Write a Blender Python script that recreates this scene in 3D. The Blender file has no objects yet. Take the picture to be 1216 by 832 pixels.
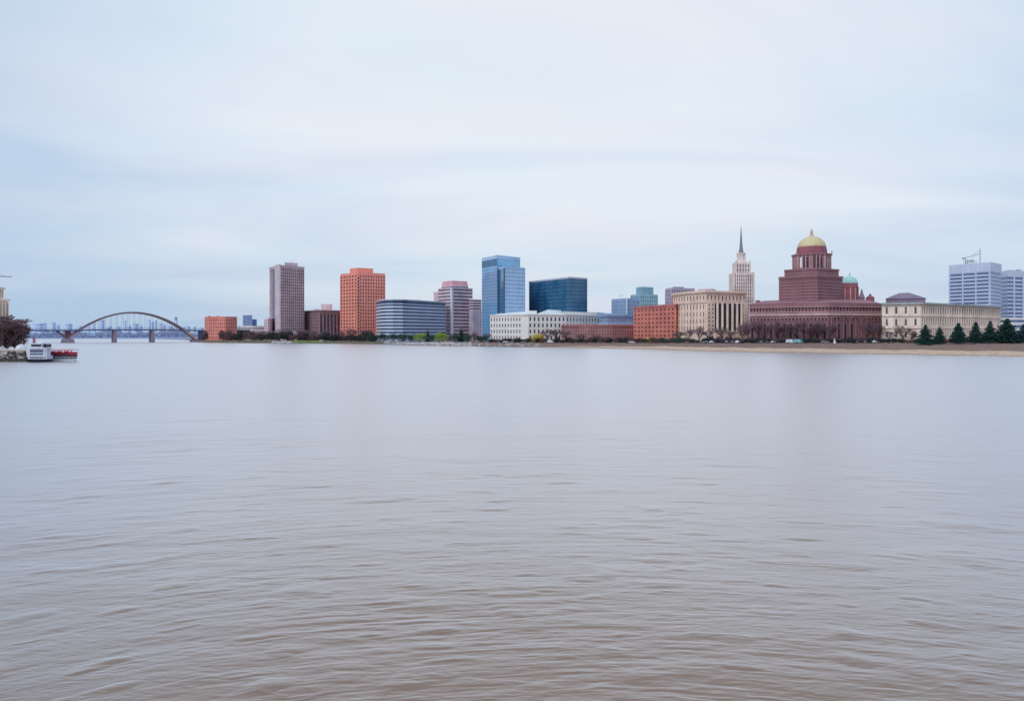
import bpy, math, random
import numpy as np
from mathutils import Vector
random.seed(7); rng = np.random.default_rng(7)
F, H, CX, HY = 950.0, 10.0, 608.0, 394.0     # focal length (px of the 1216 px photo), eye height, principal column, horizon row
scene = bpy.context.scene
col = scene.collection
def X(px, D): return (px - CX) / F * D
def Z(py, D): return H + (HY - py) / F * D
def lin(c): c /= 255.0; return c / 12.92 if c <= .04045 else ((c + .055) / 1.055) ** 2.4
# ------------------------------------------------------------------ materials
def new_mat(name):
    m = bpy.data.materials.new(name); m.use_nodes = True
    nt = m.node_tree; b = nt.nodes['Principled BSDF']
    return m, nt, b
def mat(name, rgb, k=.68, rough=.85, var=.16, scale=.12, streak=.12, spec=.3, metallic=0, fine=2.0):
    """painted / stone / brick surface: sRGB picture colour turned into a base colour, mottled, with rain streaks"""
    m, nt, b = new_mat(name); N = nt.nodes; L = nt.links
    base = [lin(c) / k for c in rgb]; mxb = max(base); base = [v * min(1, .86/mxb) for v in base]
    geo = N.new('ShaderNodeNewGeometry')
    n1 = N.new('ShaderNodeTexNoise'); n1.inputs['Scale'].default_value = scale; n1.inputs['Detail'].default_value = 5
    L.new(geo.outputs['Position'], n1.inputs['Vector'])
    mp = N.new('ShaderNodeMapping'); mp.inputs['Scale'].default_value = (1, 1, .07)
    L.new(geo.outputs['Position'], mp.inputs['Vector'])
    n2 = N.new('ShaderNodeTexNoise'); n2.inputs['Scale'].default_value = 1.1; n2.inputs['Detail'].default_value = 3
    L.new(mp.outputs[0], n2.inputs['Vector'])
    n3 = N.new('ShaderNodeTexNoise'); n3.inputs['Scale'].default_value = fine; n3.inputs['Detail'].default_value = 2
    L.new(geo.outputs['Position'], n3.inputs['Vector'])
    def rng_(src, amp):
        r = N.new('ShaderNodeMapRange'); r.inputs['From Min'].default_value = .3; r.inputs['From Max'].default_value = .7
        r.inputs['To Min'].default_value = 1 - amp; r.inputs['To Max'].default_value = 1 + amp
        L.new(src, r.inputs['Value']); return r.outputs[0]
    a = rng_(n1.outputs['Fac'], var); c = rng_(n2.outputs['Fac'], streak); d = rng_(n3.outputs['Fac'], var * .6)
    m1 = N.new('ShaderNodeMath'); m1.operation = 'MULTIPLY'; L.new(a, m1.inputs[0]); L.new(c, m1.inputs[1])
    m2 = N.new('ShaderNodeMath'); m2.operation = 'MULTIPLY'; L.new(m1.outputs[0], m2.inputs[0]); L.new(d, m2.inputs[1])
    v = N.new('ShaderNodeVectorMath'); v.operation = 'SCALE'; v.inputs[0].default_value = base
    L.new(m2.outputs[0], v.inputs['Scale']); L.new(v.outputs[0], b.inputs['Base Color'])
    b.inputs['Roughness'].default_value = rough; b.inputs['Specular IOR Level'].default_value = spec
    b.inputs['Metallic'].default_value = metallic
    return m
def glass(name, rgb, lit=(150, 150, 150), frac=.2, rough=.12, k=.85, cell=.35, spec=.35, metallic=0.0, soft=False):
    """window glass: dark or tinted, some panes with blinds down"""
    m, nt, b = new_mat(name); N = nt.nodes; L = nt.links
    base = [min(.8, lin(c) / k) for c in rgb]; lb = [min(.8, lin(c) / k) for c in lit]
    geo = N.new('ShaderNodeNewGeometry')
    vo = N.new('ShaderNodeTexVoronoi'); vo.inputs['Scale'].default_value = cell
    L.new(geo.outputs['Position'], vo.inputs['Vector'])
    sp = N.new('ShaderNodeSeparateColor'); L.new(vo.outputs['Color'], sp.inputs[0])
    if soft:
        mp = N.new('ShaderNodeMapping'); mp.inputs['Scale'].default_value = (1, 1, .35); L.new(geo.outputs['Position'], mp.inputs['Vector'])
        no = N.new('ShaderNodeTexNoise'); no.inputs['Scale'].default_value = cell; no.inputs['Detail'].default_value = 6; no.inputs['Distortion'].default_value = 1.2; L.new(mp.outputs[0], no.inputs['Vector'])
        wn = N.new('ShaderNodeMath'); wn.operation = 'MULTIPLY_ADD'; wn.inputs[1].default_value = .12; vo.inputs['Scale'].default_value = .4
        L.new(sp.outputs[0], wn.inputs[0]); L.new(no.outputs['Fac'], wn.inputs[2])
    r = N.new('ShaderNodeMapRange'); r.inputs['From Min'].default_value = 1 - frac * 1.6; r.inputs['From Max'].default_value = 1
    L.new(sp.outputs[0], r.inputs['Value'])
    if soft: r.inputs['From Min'].default_value = .38; r.inputs['From Max'].default_value = .78; L.new(wn.outputs[0], r.inputs['Value'])
    mx = N.new('ShaderNodeMix'); mx.data_type = 'RGBA'
    mx.inputs[6].default_value = (*base, 1); mx.inputs[7].default_value = (*lb, 1)
    L.new(r.outputs[0], mx.inputs[0]); L.new(mx.outputs[2], b.inputs['Base Color'])
    b.inputs['Roughness'].default_value = rough; b.inputs['Specular IOR Level'].default_value = spec
    b.inputs['Metallic'].default_value = metallic
    return m
def leaf(name, rgb, var=.45, scale=.9):
    m, nt, b = new_mat(name); N = nt.nodes; L = nt.links
    base = [lin(c) / .6 for c in rgb]
    geo = N.new('ShaderNodeNewGeometry')
    n1 = N.new('ShaderNodeTexNoise'); n1.inputs['Scale'].default_value = scale; n1.inputs['Detail'].default_value = 4
    L.new(geo.outputs['Position'], n1.inputs['Vector'])
    r = N.new('ShaderNodeMapRange'); r.inputs['From Min'].default_value = .3; r.inputs['From Max'].default_value = .7
    r.inputs['To Min'].default_value = 1 - var; r.inputs['To Max'].default_value = 1 + var
    L.new(n1.outputs['Fac'], r.inputs['Value'])
    v = N.new('ShaderNodeVectorMath'); v.operation = 'SCALE'; v.inputs[0].default_value = base
    L.new(r.outputs[0], v.inputs['Scale']); L.new(v.outputs[0], b.inputs['Base Color'])
    b.inputs['Roughness'].default_value = .8; b.inputs['Specular IOR Level'].default_value = .2
    return m
# ------------------------------------------------------------------ mesh helpers
class MB:
    def __init__(s): s.v = []; s.f = []
    def add(s, vs, fs):
        o = len(s.v); s.v += [tuple(p) for p in vs]; s.f += [tuple(i + o for i in f) for f in fs]
    def box(s, x0, x1, y0, y1, z0, z1):
        s.add([(x0,y0,z0),(x1,y0,z0),(x1,y1,z0),(x0,y1,z0),(x0,y0,z1),(x1,y0,z1),(x1,y1,z1),(x0,y1,z1)],
              [(0,3,2,1),(4,5,6,7),(0,1,5,4),(1,2,6,5),(2,3,7,6),(3,0,4,7)])
    def obox(s, A, u, n, a0, a1, d0, d1, z0, z1):
        P = lambda a, d, z: (A[0] + u[0]*a + n[0]*d, A[1] + u[1]*a + n[1]*d, z)
        s.add([P(a0,d0,z0),P(a1,d0,z0),P(a1,d1,z0),P(a0,d1,z0),P(a0,d0,z1),P(a1,d0,z1),P(a1,d1,z1),P(a0,d1,z1)],
              [(0,3,2,1),(4,5,6,7),(0,1,5,4),(1,2,6,5),(2,3,7,6),(3,0,4,7)])
    def prism(s, pts, z0, z1):
        n = len(pts)
        s.add([(p[0],p[1],z0) for p in pts] + [(p[0],p[1],z1) for p in pts],
              [(i,(i+1)%n,(i+1)%n+n,i+n) for i in range(n)] + [tuple(range(n,2*n)), tuple(reversed(range(n)))])
    def strip(s, pts, z0, z1, d0, d1):
        """a belt following an open plan polyline, from offset d0 to offset d1 outwards (towards smaller y)"""
        I = offset(pts, d0); O = offset(pts, d1); n = len(pts)
        vs = []
        for k in range(n): vs += [(*I[k], z0), (*O[k], z0), (*O[k], z1), (*I[k], z1)]
        fs = []
        for k in range(n - 1):
            a = 4*k; b = a + 4
            fs += [(a+1,b+1,b+2,a+2), (a+2,b+2,b+3,a+3), (a,b,b+1,a+1), (a+3,b+3,b,a)]
        fs += [(0,1,2,3), (4*n-4, 4*n-1, 4*n-2, 4*n-3)]
        s.add(vs, fs)
    def lathe(s, cx, cy, prof, seg=24, rot=0):
        n = len(prof); vs = []
        for r, z in prof:
            for k in range(seg):
                t = 2*math.pi*k/seg + rot; vs.append((cx + r*math.cos(t), cy + r*math.sin(t), z))
        fs = [(i*seg+k, i*seg+(k+1)%seg, (i+1)*seg+(k+1)%seg, (i+1)*seg+k) for i in range(n-1) for k in range(seg)]
        fs += [tuple(reversed(range(seg))), tuple(range((n-1)*seg, n*seg))]
        s.add(vs, fs)
    def tube(s, pts, r, seg=6):
        pts = [Vector(p) for p in pts]; rs = r if isinstance(r, (list, tuple)) else [r]*len(pts)
        vs = []; n = len(pts)
        for i, p in enumerate(pts):
            d = (pts[min(i+1,n-1)] - pts[max(i-1,0)]).normalized()
            a = d.cross(Vector((0,0,1)));
            if a.length < .05: a = d.cross(Vector((1,0,0)))
            a.normalize(); b = d.cross(a)
            for k in range(seg):
                t = 2*math.pi*k/seg; vs.append(p + (a*math.cos(t) + b*math.sin(t))*rs[i])
        fs = [(i*seg+k, i*seg+(k+1)%seg, (i+1)*seg+(k+1)%seg, (i+1)*seg+k) for i in range(n-1) for k in range(seg)]
        fs += [tuple(reversed(range(seg))), tuple(range((n-1)*seg, n*seg))]
        s.add(vs, fs)
    def pyramid(s, pts, z0, apexes):
        """hip roof over polygon pts rising to a ridge given by one or two apex points"""
        n = len(pts); vs = [(p[0],p[1],z0) for p in pts]
        if len(apexes) == 1:
            s.add(vs + [apexes[0]], [(i,(i+1)%n,n) for i in range(n)] + [tuple(reversed(range(n)))])
        else:   # n == 4, ridge along edge 0-1
            s.add(vs + list(apexes), [(0,1,5,4),(1,2,5),(2,3,4,5),(3,0,4),(3,2,1,0)])
    def build(s, name, m, parent=None, label=None, kind=None, smooth=False):
        o0 = parent_loc(parent)
        me = bpy.data.meshes.new(name)
        me.from_pydata([(v[0]-o0[0], v[1]-o0[1], v[2]-o0[2]) for v in s.v], [], s.f)
        me.materials.append(m); me.update()
        if smooth:
            for p in me.polygons: p.use_smooth = True
        o = bpy.data.objects.new(name, me); col.objects.link(o)
        if parent: o.parent = parent
        if label: o['label'] = label
        if kind: o['kind'] = kind
        return o
def parent_loc(p):
    x = Vector((0,0,0))
    while p is not None: x = x + p.location; p = p.parent
    return x
def offset(pts, d):
    n = len(pts); ns = []
    for i in range(n - 1):
        ux, uy = pts[i+1][0]-pts[i][0], pts[i+1][1]-pts[i][1]; l = math.hypot(ux, uy)
        ns.append((uy/l, -ux/l))
    out = []
    for i in range(n):
        if i == 0: m = ns[0]; k = 1
        elif i == n-1: m = ns[-1]; k = 1
        else:
            mx, my = ns[i-1][0]+ns[i][0], ns[i-1][1]+ns[i][1]; l = math.hypot(mx, my); m = (mx/l, my/l)
            k = 1/max(.3, m[0]*ns[i][0] + m[1]*ns[i][1])
        out.append((pts[i][0]+m[0]*d*k, pts[i][1]+m[1]*d*k))
    return out
def tag(o, label, cat, group=None, kind=None):
    o['label'] = label
    if cat: o['category'] = cat
    if group: o['group'] = group
    if kind: o['kind'] = kind
def thing(name, label, cat, loc, group=None):
    o = bpy.data.objects.new(name, None); col.objects.link(o); o.location = loc; o.empty_display_size = 1
    tag(o, label, cat, group); return o
WMESH = {}
def win_mesh(w, h, m):
    key = (round(w,2), round(h,2), m.name)
    if key not in WMESH:
        b = MB(); b.box(-w/2, w/2, -.03, .03, -h/2, h/2)
        me = bpy.data.meshes.new('window'); me.from_pydata(b.v, [], b.f); me.materials.append(m); WMESH[key] = me
    return WMESH[key]
class Bld:
    """a building: Empty root, one wall mesh, windows as parts (largest 100 singly, the rest as one part)"""
    def __init__(s, name, label, px, D, group=None, cat='building', z=0):
        s.root = thing(name, label, cat, (X(px, D), D, z), group); s.mb = MB(); s.w = []; s.D = D
    def grid(s, A, B, z0, z1, cols, rows, fw, fh, m, rel=.35, belts=True, piers=True, skip=None, endpier=True):
        ux, uy = B[0]-A[0], B[1]-A[1]; L = math.hypot(ux, uy); u = (ux/L, uy/L); n = (u[1], -u[0])
        cw = L/cols; ch = (z1-z0)/rows; pw = cw*(1-fw); bh = ch*(1-fh)
        if piers:
            for i in range(cols+1):
                a0 = max(0, i*cw - pw/2); a1 = min(L, i*cw + pw/2)
                s.mb.obox(A, u, n, a0, a1, -.1, rel, z0, z1)
        if belts:
            for j in range(rows+1):
                b0 = max(z0+.002, z0 + j*ch - bh/2); b1 = min(z1-.002, z0 + j*ch + bh/2)
                s.mb.obox(A, u, n, .01, L-.01, -.1, rel-.06, b0, b1)
        ang = math.atan2(u[1], u[0])
        for j in range(rows):
            for i in range(cols):
                if skip and skip(i, j): continue
                a = (i+.5)*cw; z = z0 + (j+.5)*ch
                s.w.append(((A[0]+u[0]*a+n[0]*.05, A[1]+u[1]*a+n[1]*.05, z), ang, cw*fw-.04, ch*fh-.04, m))
    def bands(s, pts, z0, z1, rows, frac, m, rel=.3, name='window_band'):
        ch = (z1-z0)/rows
        for j in range(rows):
            c = z0 + (j+.5)*ch; h = ch*frac/2
            g = MB(); g.strip(pts, c-h+.01, c+h-.01, -.05, .05); g.build(name, m, s.root)
        for j in range(rows+1):
            b0 = max(z0, z0 + j*ch - ch*(1-frac)/2); b1 = min(z1, z0 + j*ch + ch*(1-frac)/2)
            s.mb.strip(pts, b0, b1, -.1, rel)
    def part(s, name, m, mb, label=None, parent=None, smooth=False): return mb.build(name, m, parent or s.root, label, smooth=smooth)
    def finish(s, wallm, name='wall'):
        if s.mb.v: s.mb.build(name, wallm, s.root)
        o0 = parent_loc(s.root)
        s.w.sort(key=lambda w: (-(w[2]*w[3]) / (w[0][0]**2 + w[0][1]**2)))
        first = s.w[:99]; rest = s.w[99:]
        for p, a, w, h, m in first:
            o = bpy.data.objects.new('window', win_mesh(w, h, m)); col.objects.link(o); o.parent = s.root
            o.location = Vector(p) - o0; o.rotation_euler = (0, 0, a)
        bym = {}
        for r in rest: bym.setdefault(r[4].name, []).append(r)
        # the many smaller windows of the facade as one part
        if rest:
            g = MB(); mats = []; idx = []
            for r in rest:
                p, a, w, h, m = r
                if m not in mats: mats.append(m)
                u = (math.cos(a), math.sin(a)); n = (u[1], -u[0])
                g.obox(p, u, n, -w/2, w/2, -.03, .03, p[2]-h/2, p[2]+h/2); idx += [mats.index(m)]*6
            o = g.build('window', mats[0], s.root, kind='stuff')
            for m in mats[1:]: o.data.materials.append(m)
            o.data.polygons.foreach_set('material_index', idx)
def P(*pd): return [(X(px, D), D) for px, D in pd]
def closed(pts, depth):
    """close a visible polyline into a footprint by going straight back"""
    def bk(p, q): x = p[0]*(1+depth/p[1]); return (x + (q[0]-p[0])*.04, p[1]+depth)
    return list(pts) + [bk(pts[-1], pts[0]), bk(pts[0], pts[-1])]
# ------------------------------------------------------------------ materials used
M = dict(
 beige=mat('beige_stone', (204,182,168)), beige2=mat('pale_tan_stone', (212,196,184)), spire=mat('spire_stone', (190,176,172)),
 white=mat('white_limestone', (226,223,220), var=.06, streak=.05), paleroof=mat('pale_green_roof', (196,206,204)),
 taupe=mat('taupe_precast', (164,146,152)), taupel=mat('light_taupe_slab', (176,162,168)), orange=mat('orange_brick', (200,130,116), var=.08),
 orange2=mat('red_orange_brick', (182,112,100)), orange3=mat('far_orange_brick', (190,122,112)), brown=mat('brown_stone', (132,110,114)),
 rose=mat('rose_concrete', (186,166,174)), rosecrown=mat('rose_crown', (186,138,148)), roseblank=mat('rose_blank_panel', (160,152,168)),
 bandw=mat('pale_blue_spandrel', (172,180,200), var=.05, streak=.05), roofgrey=mat('grey_roof', (160,165,180)),
 maroon=mat('maroon_stone', (126,92,98), var=.1), maroonl=mat('light_maroon_trim', (166,138,138)), maroonroof=mat('maroon_roof', (134,98,104)),
 reddrum=mat('red_drum', (130,78,88)), gold=mat('matt_gold_leaf', (182,168,132), rough=.55, spec=.5, var=.05), goldm=mat('gold_finial', (190,160,140), rough=.35, metallic=.4),
 green=mat('verdigris_copper', (146,182,178), var=.08), slate=mat('purple_slate', (116,100,118)), greenroof=mat('grey_green_roof', (140,146,146)),
 brick=mat('brown_brick', (138,104,106)), bricktrim=mat('red_brick_trim', (158,100,100)), officew=mat('white_office_cladding', (194,206,232), var=.04, streak=.05),
 officef=mat('grey_fascia', (182,188,208), var=.04), steel=mat('grey_steel', (140,146,160), rough=.5), dark=mat('dark_steel', (60,64,84), rough=.5),
 towergrid=mat('white_grid_cladding', (172,196,224), var=.05), bluespan=mat('blue_spandrel', (84,124,166), rough=.25, spec=.8, var=.06),
 hazeb=mat('hazy_blue_concrete', (164,176,194), var=.08), hazeb2=mat('hazy_grey_concrete', (174,186,204), var=.08), hazed=mat('hazy_dark_concrete', (104,118,150), var=.1),  # haze tones: distance haze is put into these pale blue base colours
 arch=mat('mauve_painted_steel', (108,88,98), rough=.6), archl=mat('pinkish_worn_steel', (172,146,150), rough=.6), deck=mat('bridge_girder', (62,72,110), rough=.6),
 pier=mat('bridge_pier_stone', (118,108,124)), quay=mat('quay_stone', (158,150,142), var=.25, scale=.8, fine=5), quayb=mat('quay_wet_stone', (70,66,66), var=.3, scale=.8),
 navy=mat('hazy_navy_cladding', (88,104,142)), pinkb=mat('pale_pink_stucco', (196,174,180)), teal=mat('teal_cladding', (136,166,176), var=.06),  # navy: haze of the distance mixed into the cladding colour
 bluegrey=mat('blue_grey_cladding', (134,156,184), var=.06), blueroof=mat('blue_metal_roof', (112,140,170), rough=.4), concrete=mat('pale_concrete', (196,196,200)),
 greyp=mat('grey_purple_cladding', (156,148,164)), twigd2=mat('dark_mauve_twigs', (116,94,98), var=.3, scale=1), boatwhite=mat('dull_white_boat_paint', (190,194,210), var=.15, scale=1.5), bark=mat('grey_brown_bark', (84,66,68), var=.3, scale=2), twig=mat('purple_brown_twigs', (114,94,100), var=.3, scale=1),
 twigd=mat('dark_brown_twigs', (98,78,88), var=.3, scale=1), redpaint=mat('red_paint', (168,40,56), var=.1, scale=1, rough=.5), whitepaint=mat('white_paint', (226,230,238), var=.05, scale=1, rough=.5),
 blackpaint=mat('black_hull_paint', (36,38,52), var=.1, scale=1, rough=.4), tealpaint=mat('teal_car_paint', (110,160,170), rough=.3, spec=.6), greypaint=mat('grey_car_paint', (120,124,134), rough=.3, spec=.6),
 tyre=mat('rubber', (30,30,32)), rock=mat('pale_riprap_stone', (172,172,178), var=.35, scale=.7),
)
G = dict(
 dk=glass('dark_window', (62,58,70), (110,102,106), .3), brk2=glass('orange_tower_window', (88,50,54), (140,92,84), .3), dk2=glass('taupe_tower_window', (52,46,58), (96,86,92), .3), brk=glass('brick_block_window', (96,58,60), (140,96,88), .4), brn=glass('brown_block_window', (62,66,92), (92,92,110), .3),
 band=glass('blue_band_glass', (50,60,88), (76,90,118), .3, cell=.12, soft=True), rband=glass('rose_tower_glass', (74,70,92), (110,102,116), .3, cell=.12, soft=True),
 blue=glass('sky_blue_curtain_glass', (112,158,196), (146,188,214), .5, cell=.05, rough=.06, spec=.8, metallic=.1, soft=True), blued=glass('deep_blue_glass', (38,86,120), (62,112,146), .4, cell=.06, rough=.06, spec=.6, metallic=.0, soft=True),
 navy=glass('dark_blue_curtain_glass', (30,80,112), (80,120,148), .45, cell=.035, rough=.05, spec=.6, metallic=.0, soft=True), off=glass('office_band_glass', (82,96,134), (108,122,158), .4, cell=.15, soft=True),
 grid=glass('grid_window', (100,138,176), (140,172,204), .3), mar=glass('maroon_building_window', (66,44,54), (104,76,84), .25), beg=glass('beige_building_window', (82,72,72), (116,102,98), .3),
 void=glass('tall_shaded_glass', (70,70,80), (90,88,98), .3), hz=glass('hazy_window', (128,142,170), (148,162,188), .4), teal=glass('teal_window', (98,132,148), (128,160,172), .4),  # hz: panes paled to blue grey, haze painted into the glass colour
 slot=glass('portal_dark_glass', (40,40,60), (60,56,76), .2), wht=glass('stone_building_window', (66,66,72), (108,108,112), .25), car=glass('car_glass', (36,40,48), (46,50,58), .1),
)
# ------------------------------------------------------------------ terrain : the far shore and the land behind it
#            px     Dwater  sand_y  emb_y  Demb-Dw
ST = [(-1500,1190,401.6,400.5,60),(-300,1190,401.6,400.5,60),(60,1190,401.6,400.5,60),(170,1150,401.7,400.6,60),(218,1000,402.3,401.2,60),(230,860,403.6,402.4,50),
      (240,750,405.8,404.2,40),(300,704,406.6,404.4,45),(350,690,406.8,404.6,45),(400,678,406.9,405.4,45),(450,640,407.8,406,45),(500,583,409.2,406.4,45),(600,528,411,407,50),
      (700,490,411.4,407.4,52),(780,452,411.9,407.4,52),(850,406,412.4,407.4,52),(950,378,413,407.4,52),(1050,356,413.3,407.3,52),(1216,321,413.6,407,52),
      (1400,285,414.5,408,55),(1800,250,417,409,60),(2600,220,420,410,60),(4500,200,421,411,60)]
pxs = np.unique(np.concatenate([np.array([s[0] for s in ST]), np.arange(-300,1500,5)])).astype(float)
A_ = np.array(ST, float)
I_ = lambda k: np.interp(pxs, A_[:,0], A_[:,k])
Dw, sy, ey, dd = I_(1), I_(2), I_(3), I_(4)
wig = 3*np.sin(pxs*.06) + 2*np.sin(pxs*.17+1) + 1.2*np.sin(pxs*.41)
Ds = Dw + dd*.42; De = Dw + dd
zs = H - (sy-HY)*Ds/F; ze = H - (ey-HY)*De/F
rows_ = [(Dw-6+wig*.5, Dw*0-.6), (Dw+wig*.5, Dw*0+.0), (Dw+(Ds-Dw)*.5+wig*.3, zs*.55), (Ds, zs), (Ds+(De-Ds)*.18, zs+(ze-zs)*.3), (Ds+(De-Ds)*.6, zs+(ze-zs)*.75), (De, ze),
         (De+12, ze+.02), (De+120, ze+.1), (De+500, np.maximum(ze,3)), (De+1800, ze*0+6), (De*0+9000, ze*0+8)]
def sheet(name, xs, ys, zs_, m, jit=0):
    R, C_ = xs.shape; me = bpy.data.meshes.new(name)
    co = np.stack([xs, ys, zs_], -1).reshape(-1, 3).astype(np.float32)
    i = np.arange(R-1)[:,None]*C_ + np.arange(C_-1)[None,:]
    q = np.stack([i, i+1, i+1+C_, i+C_], -1).reshape(-1).astype(np.int32)
    nf = len(q)//4
    me.vertices.add(len(co)); me.vertices.foreach_set('co', co.ravel())
    me.loops.add(len(q)); me.loops.foreach_set('vertex_index', q)
    me.polygons.add(nf); me.polygons.foreach_set('loop_start', np.arange(0, nf*4, 4, dtype=np.int32))
    try: me.polygons.foreach_set('loop_total', np.full(nf, 4, dtype=np.int32))
    except Exception: pass
    me.polygons.foreach_set('use_smooth', np.ones(nf, dtype=bool))
    me.update(calc_edges=True); me.validate()
    me.materials.append(m)
    o = bpy.data.objects.new(name, me); col.objects.link(o); return o
def ground_z(px, D):
    z_ = [np.interp(px, pxs, r[1]) for r in rows_]; d_ = [np.interp(px, pxs, r[0]) for r in rows_]
    return float(np.interp(D, d_, z_))
gx = np.stack([(pxs-CX)/F*r[0] for r in rows_]); gy = np.stack([r[0]+0*pxs for r in rows_])
gz = np.stack([r[1]+0*pxs for r in rows_]); gz[2:8] += rng.normal(0,.10,gz[2:8].shape)
gm, nt, b = new_mat('river_bank'); N = nt.nodes; L = nt.links
geo = N.new('ShaderNodeNewGeometry'); sep = N.new('ShaderNodeSeparateXYZ'); L.new(geo.outputs['Position'], sep.inputs[0])
nz = N.new('ShaderNodeTexNoise'); nz.inputs['Scale'].default_value = .09; nz.inputs['Detail'].default_value = 8; L.new(geo.outputs['Position'], nz.inputs['Vector'])
ad = N.new('ShaderNodeMath'); ad.operation = 'MULTIPLY_ADD'; ad.inputs[1].default_value = 1.3; L.new(nz.outputs['Fac'], ad.inputs[0]); L.new(sep.outputs['Z'], ad.inputs[2])
# sand vs scrub: position along X decides how far up the sand reaches
rx = N.new('ShaderNodeMapRange'); rx.inputs['From Min'].default_value = 10; rx.inputs['From Max'].default_value = 110; rx.inputs['To Min'].default_value = 0; rx.inputs['To Max'].default_value = 1.75
L.new(sep.outputs['X'], rx.inputs['Value'])
sb = N.new('ShaderNodeMath'); sb.operation = 'SUBTRACT'; L.new(ad.outputs[0], sb.inputs[0]); L.new(rx.outputs[0], sb.inputs[1])
cr = N.new('ShaderNodeMapRange'); cr.inputs['From Min'].default_value = .55; cr.inputs['From Max'].default_value = .8; L.new(sb.outputs[0], cr.inputs['Value'])
def c4(rgb, k=.75): return (*[min(.8, lin(c)/k) for c in rgb], 1)
mx = N.new('ShaderNodeMix'); mx.data_type = 'RGBA'; mx.inputs[6].default_value = c4((180,156,136)); mx.inputs[7].default_value = c4((122,102,94)); L.new(cr.outputs[0], mx.inputs[0])
n4 = N.new('ShaderNodeTexNoise'); n4.inputs['Scale'].default_value = .5; n4.inputs['Detail'].default_value = 6; L.new(geo.outputs['Position'], n4.inputs['Vector'])
r4 = N.new('ShaderNodeMapRange'); r4.inputs['From Min'].default_value=.3; r4.inputs['From Max'].default_value=.7; r4.inputs['To Min'].default_value=.75; r4.inputs['To Max'].default_value=1.2; L.new(n4.outputs['Fac'], r4.inputs['Value'])
# wet dark line at the water's edge
we = N.new('ShaderNodeMapRange'); we.inputs['From Min'].default_value=.1; we.inputs['From Max'].default_value=.5; we.inputs['To Min'].default_value=.62; L.new(sep.outputs['Z'], we.inputs['Value'])
mm = N.new('ShaderNodeMath'); mm.operation='MULTIPLY'; L.new(r4.outputs[0], mm.inputs[0]); L.new(we.outputs[0], mm.inputs[1])
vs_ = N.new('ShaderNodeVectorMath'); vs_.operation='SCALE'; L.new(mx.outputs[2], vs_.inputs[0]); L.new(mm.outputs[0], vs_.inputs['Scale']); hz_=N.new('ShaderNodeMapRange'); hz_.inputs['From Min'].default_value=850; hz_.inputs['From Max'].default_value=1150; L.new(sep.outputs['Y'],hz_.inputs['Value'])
mh=N.new('ShaderNodeMix'); mh.data_type='RGBA'; mh.inputs[7].default_value=c4((128,142,172)); L.new(hz_.outputs[0],mh.inputs[0]); L.new(vs_.outputs[0],mh.inputs[6]); L.new(mh.outputs[2], b.inputs['Base Color'])  # far ground blends to blue grey with depth, haze painted into its colour
b.inputs['Roughness'].default_value = .95; b.inputs['Specular IOR Level'].default_value = .15
g = sheet('ground', gx, gy, gz, gm); g['kind'] = 'structure'; g['label'] = 'sandy river shore and flat land behind the far bank'
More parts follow.
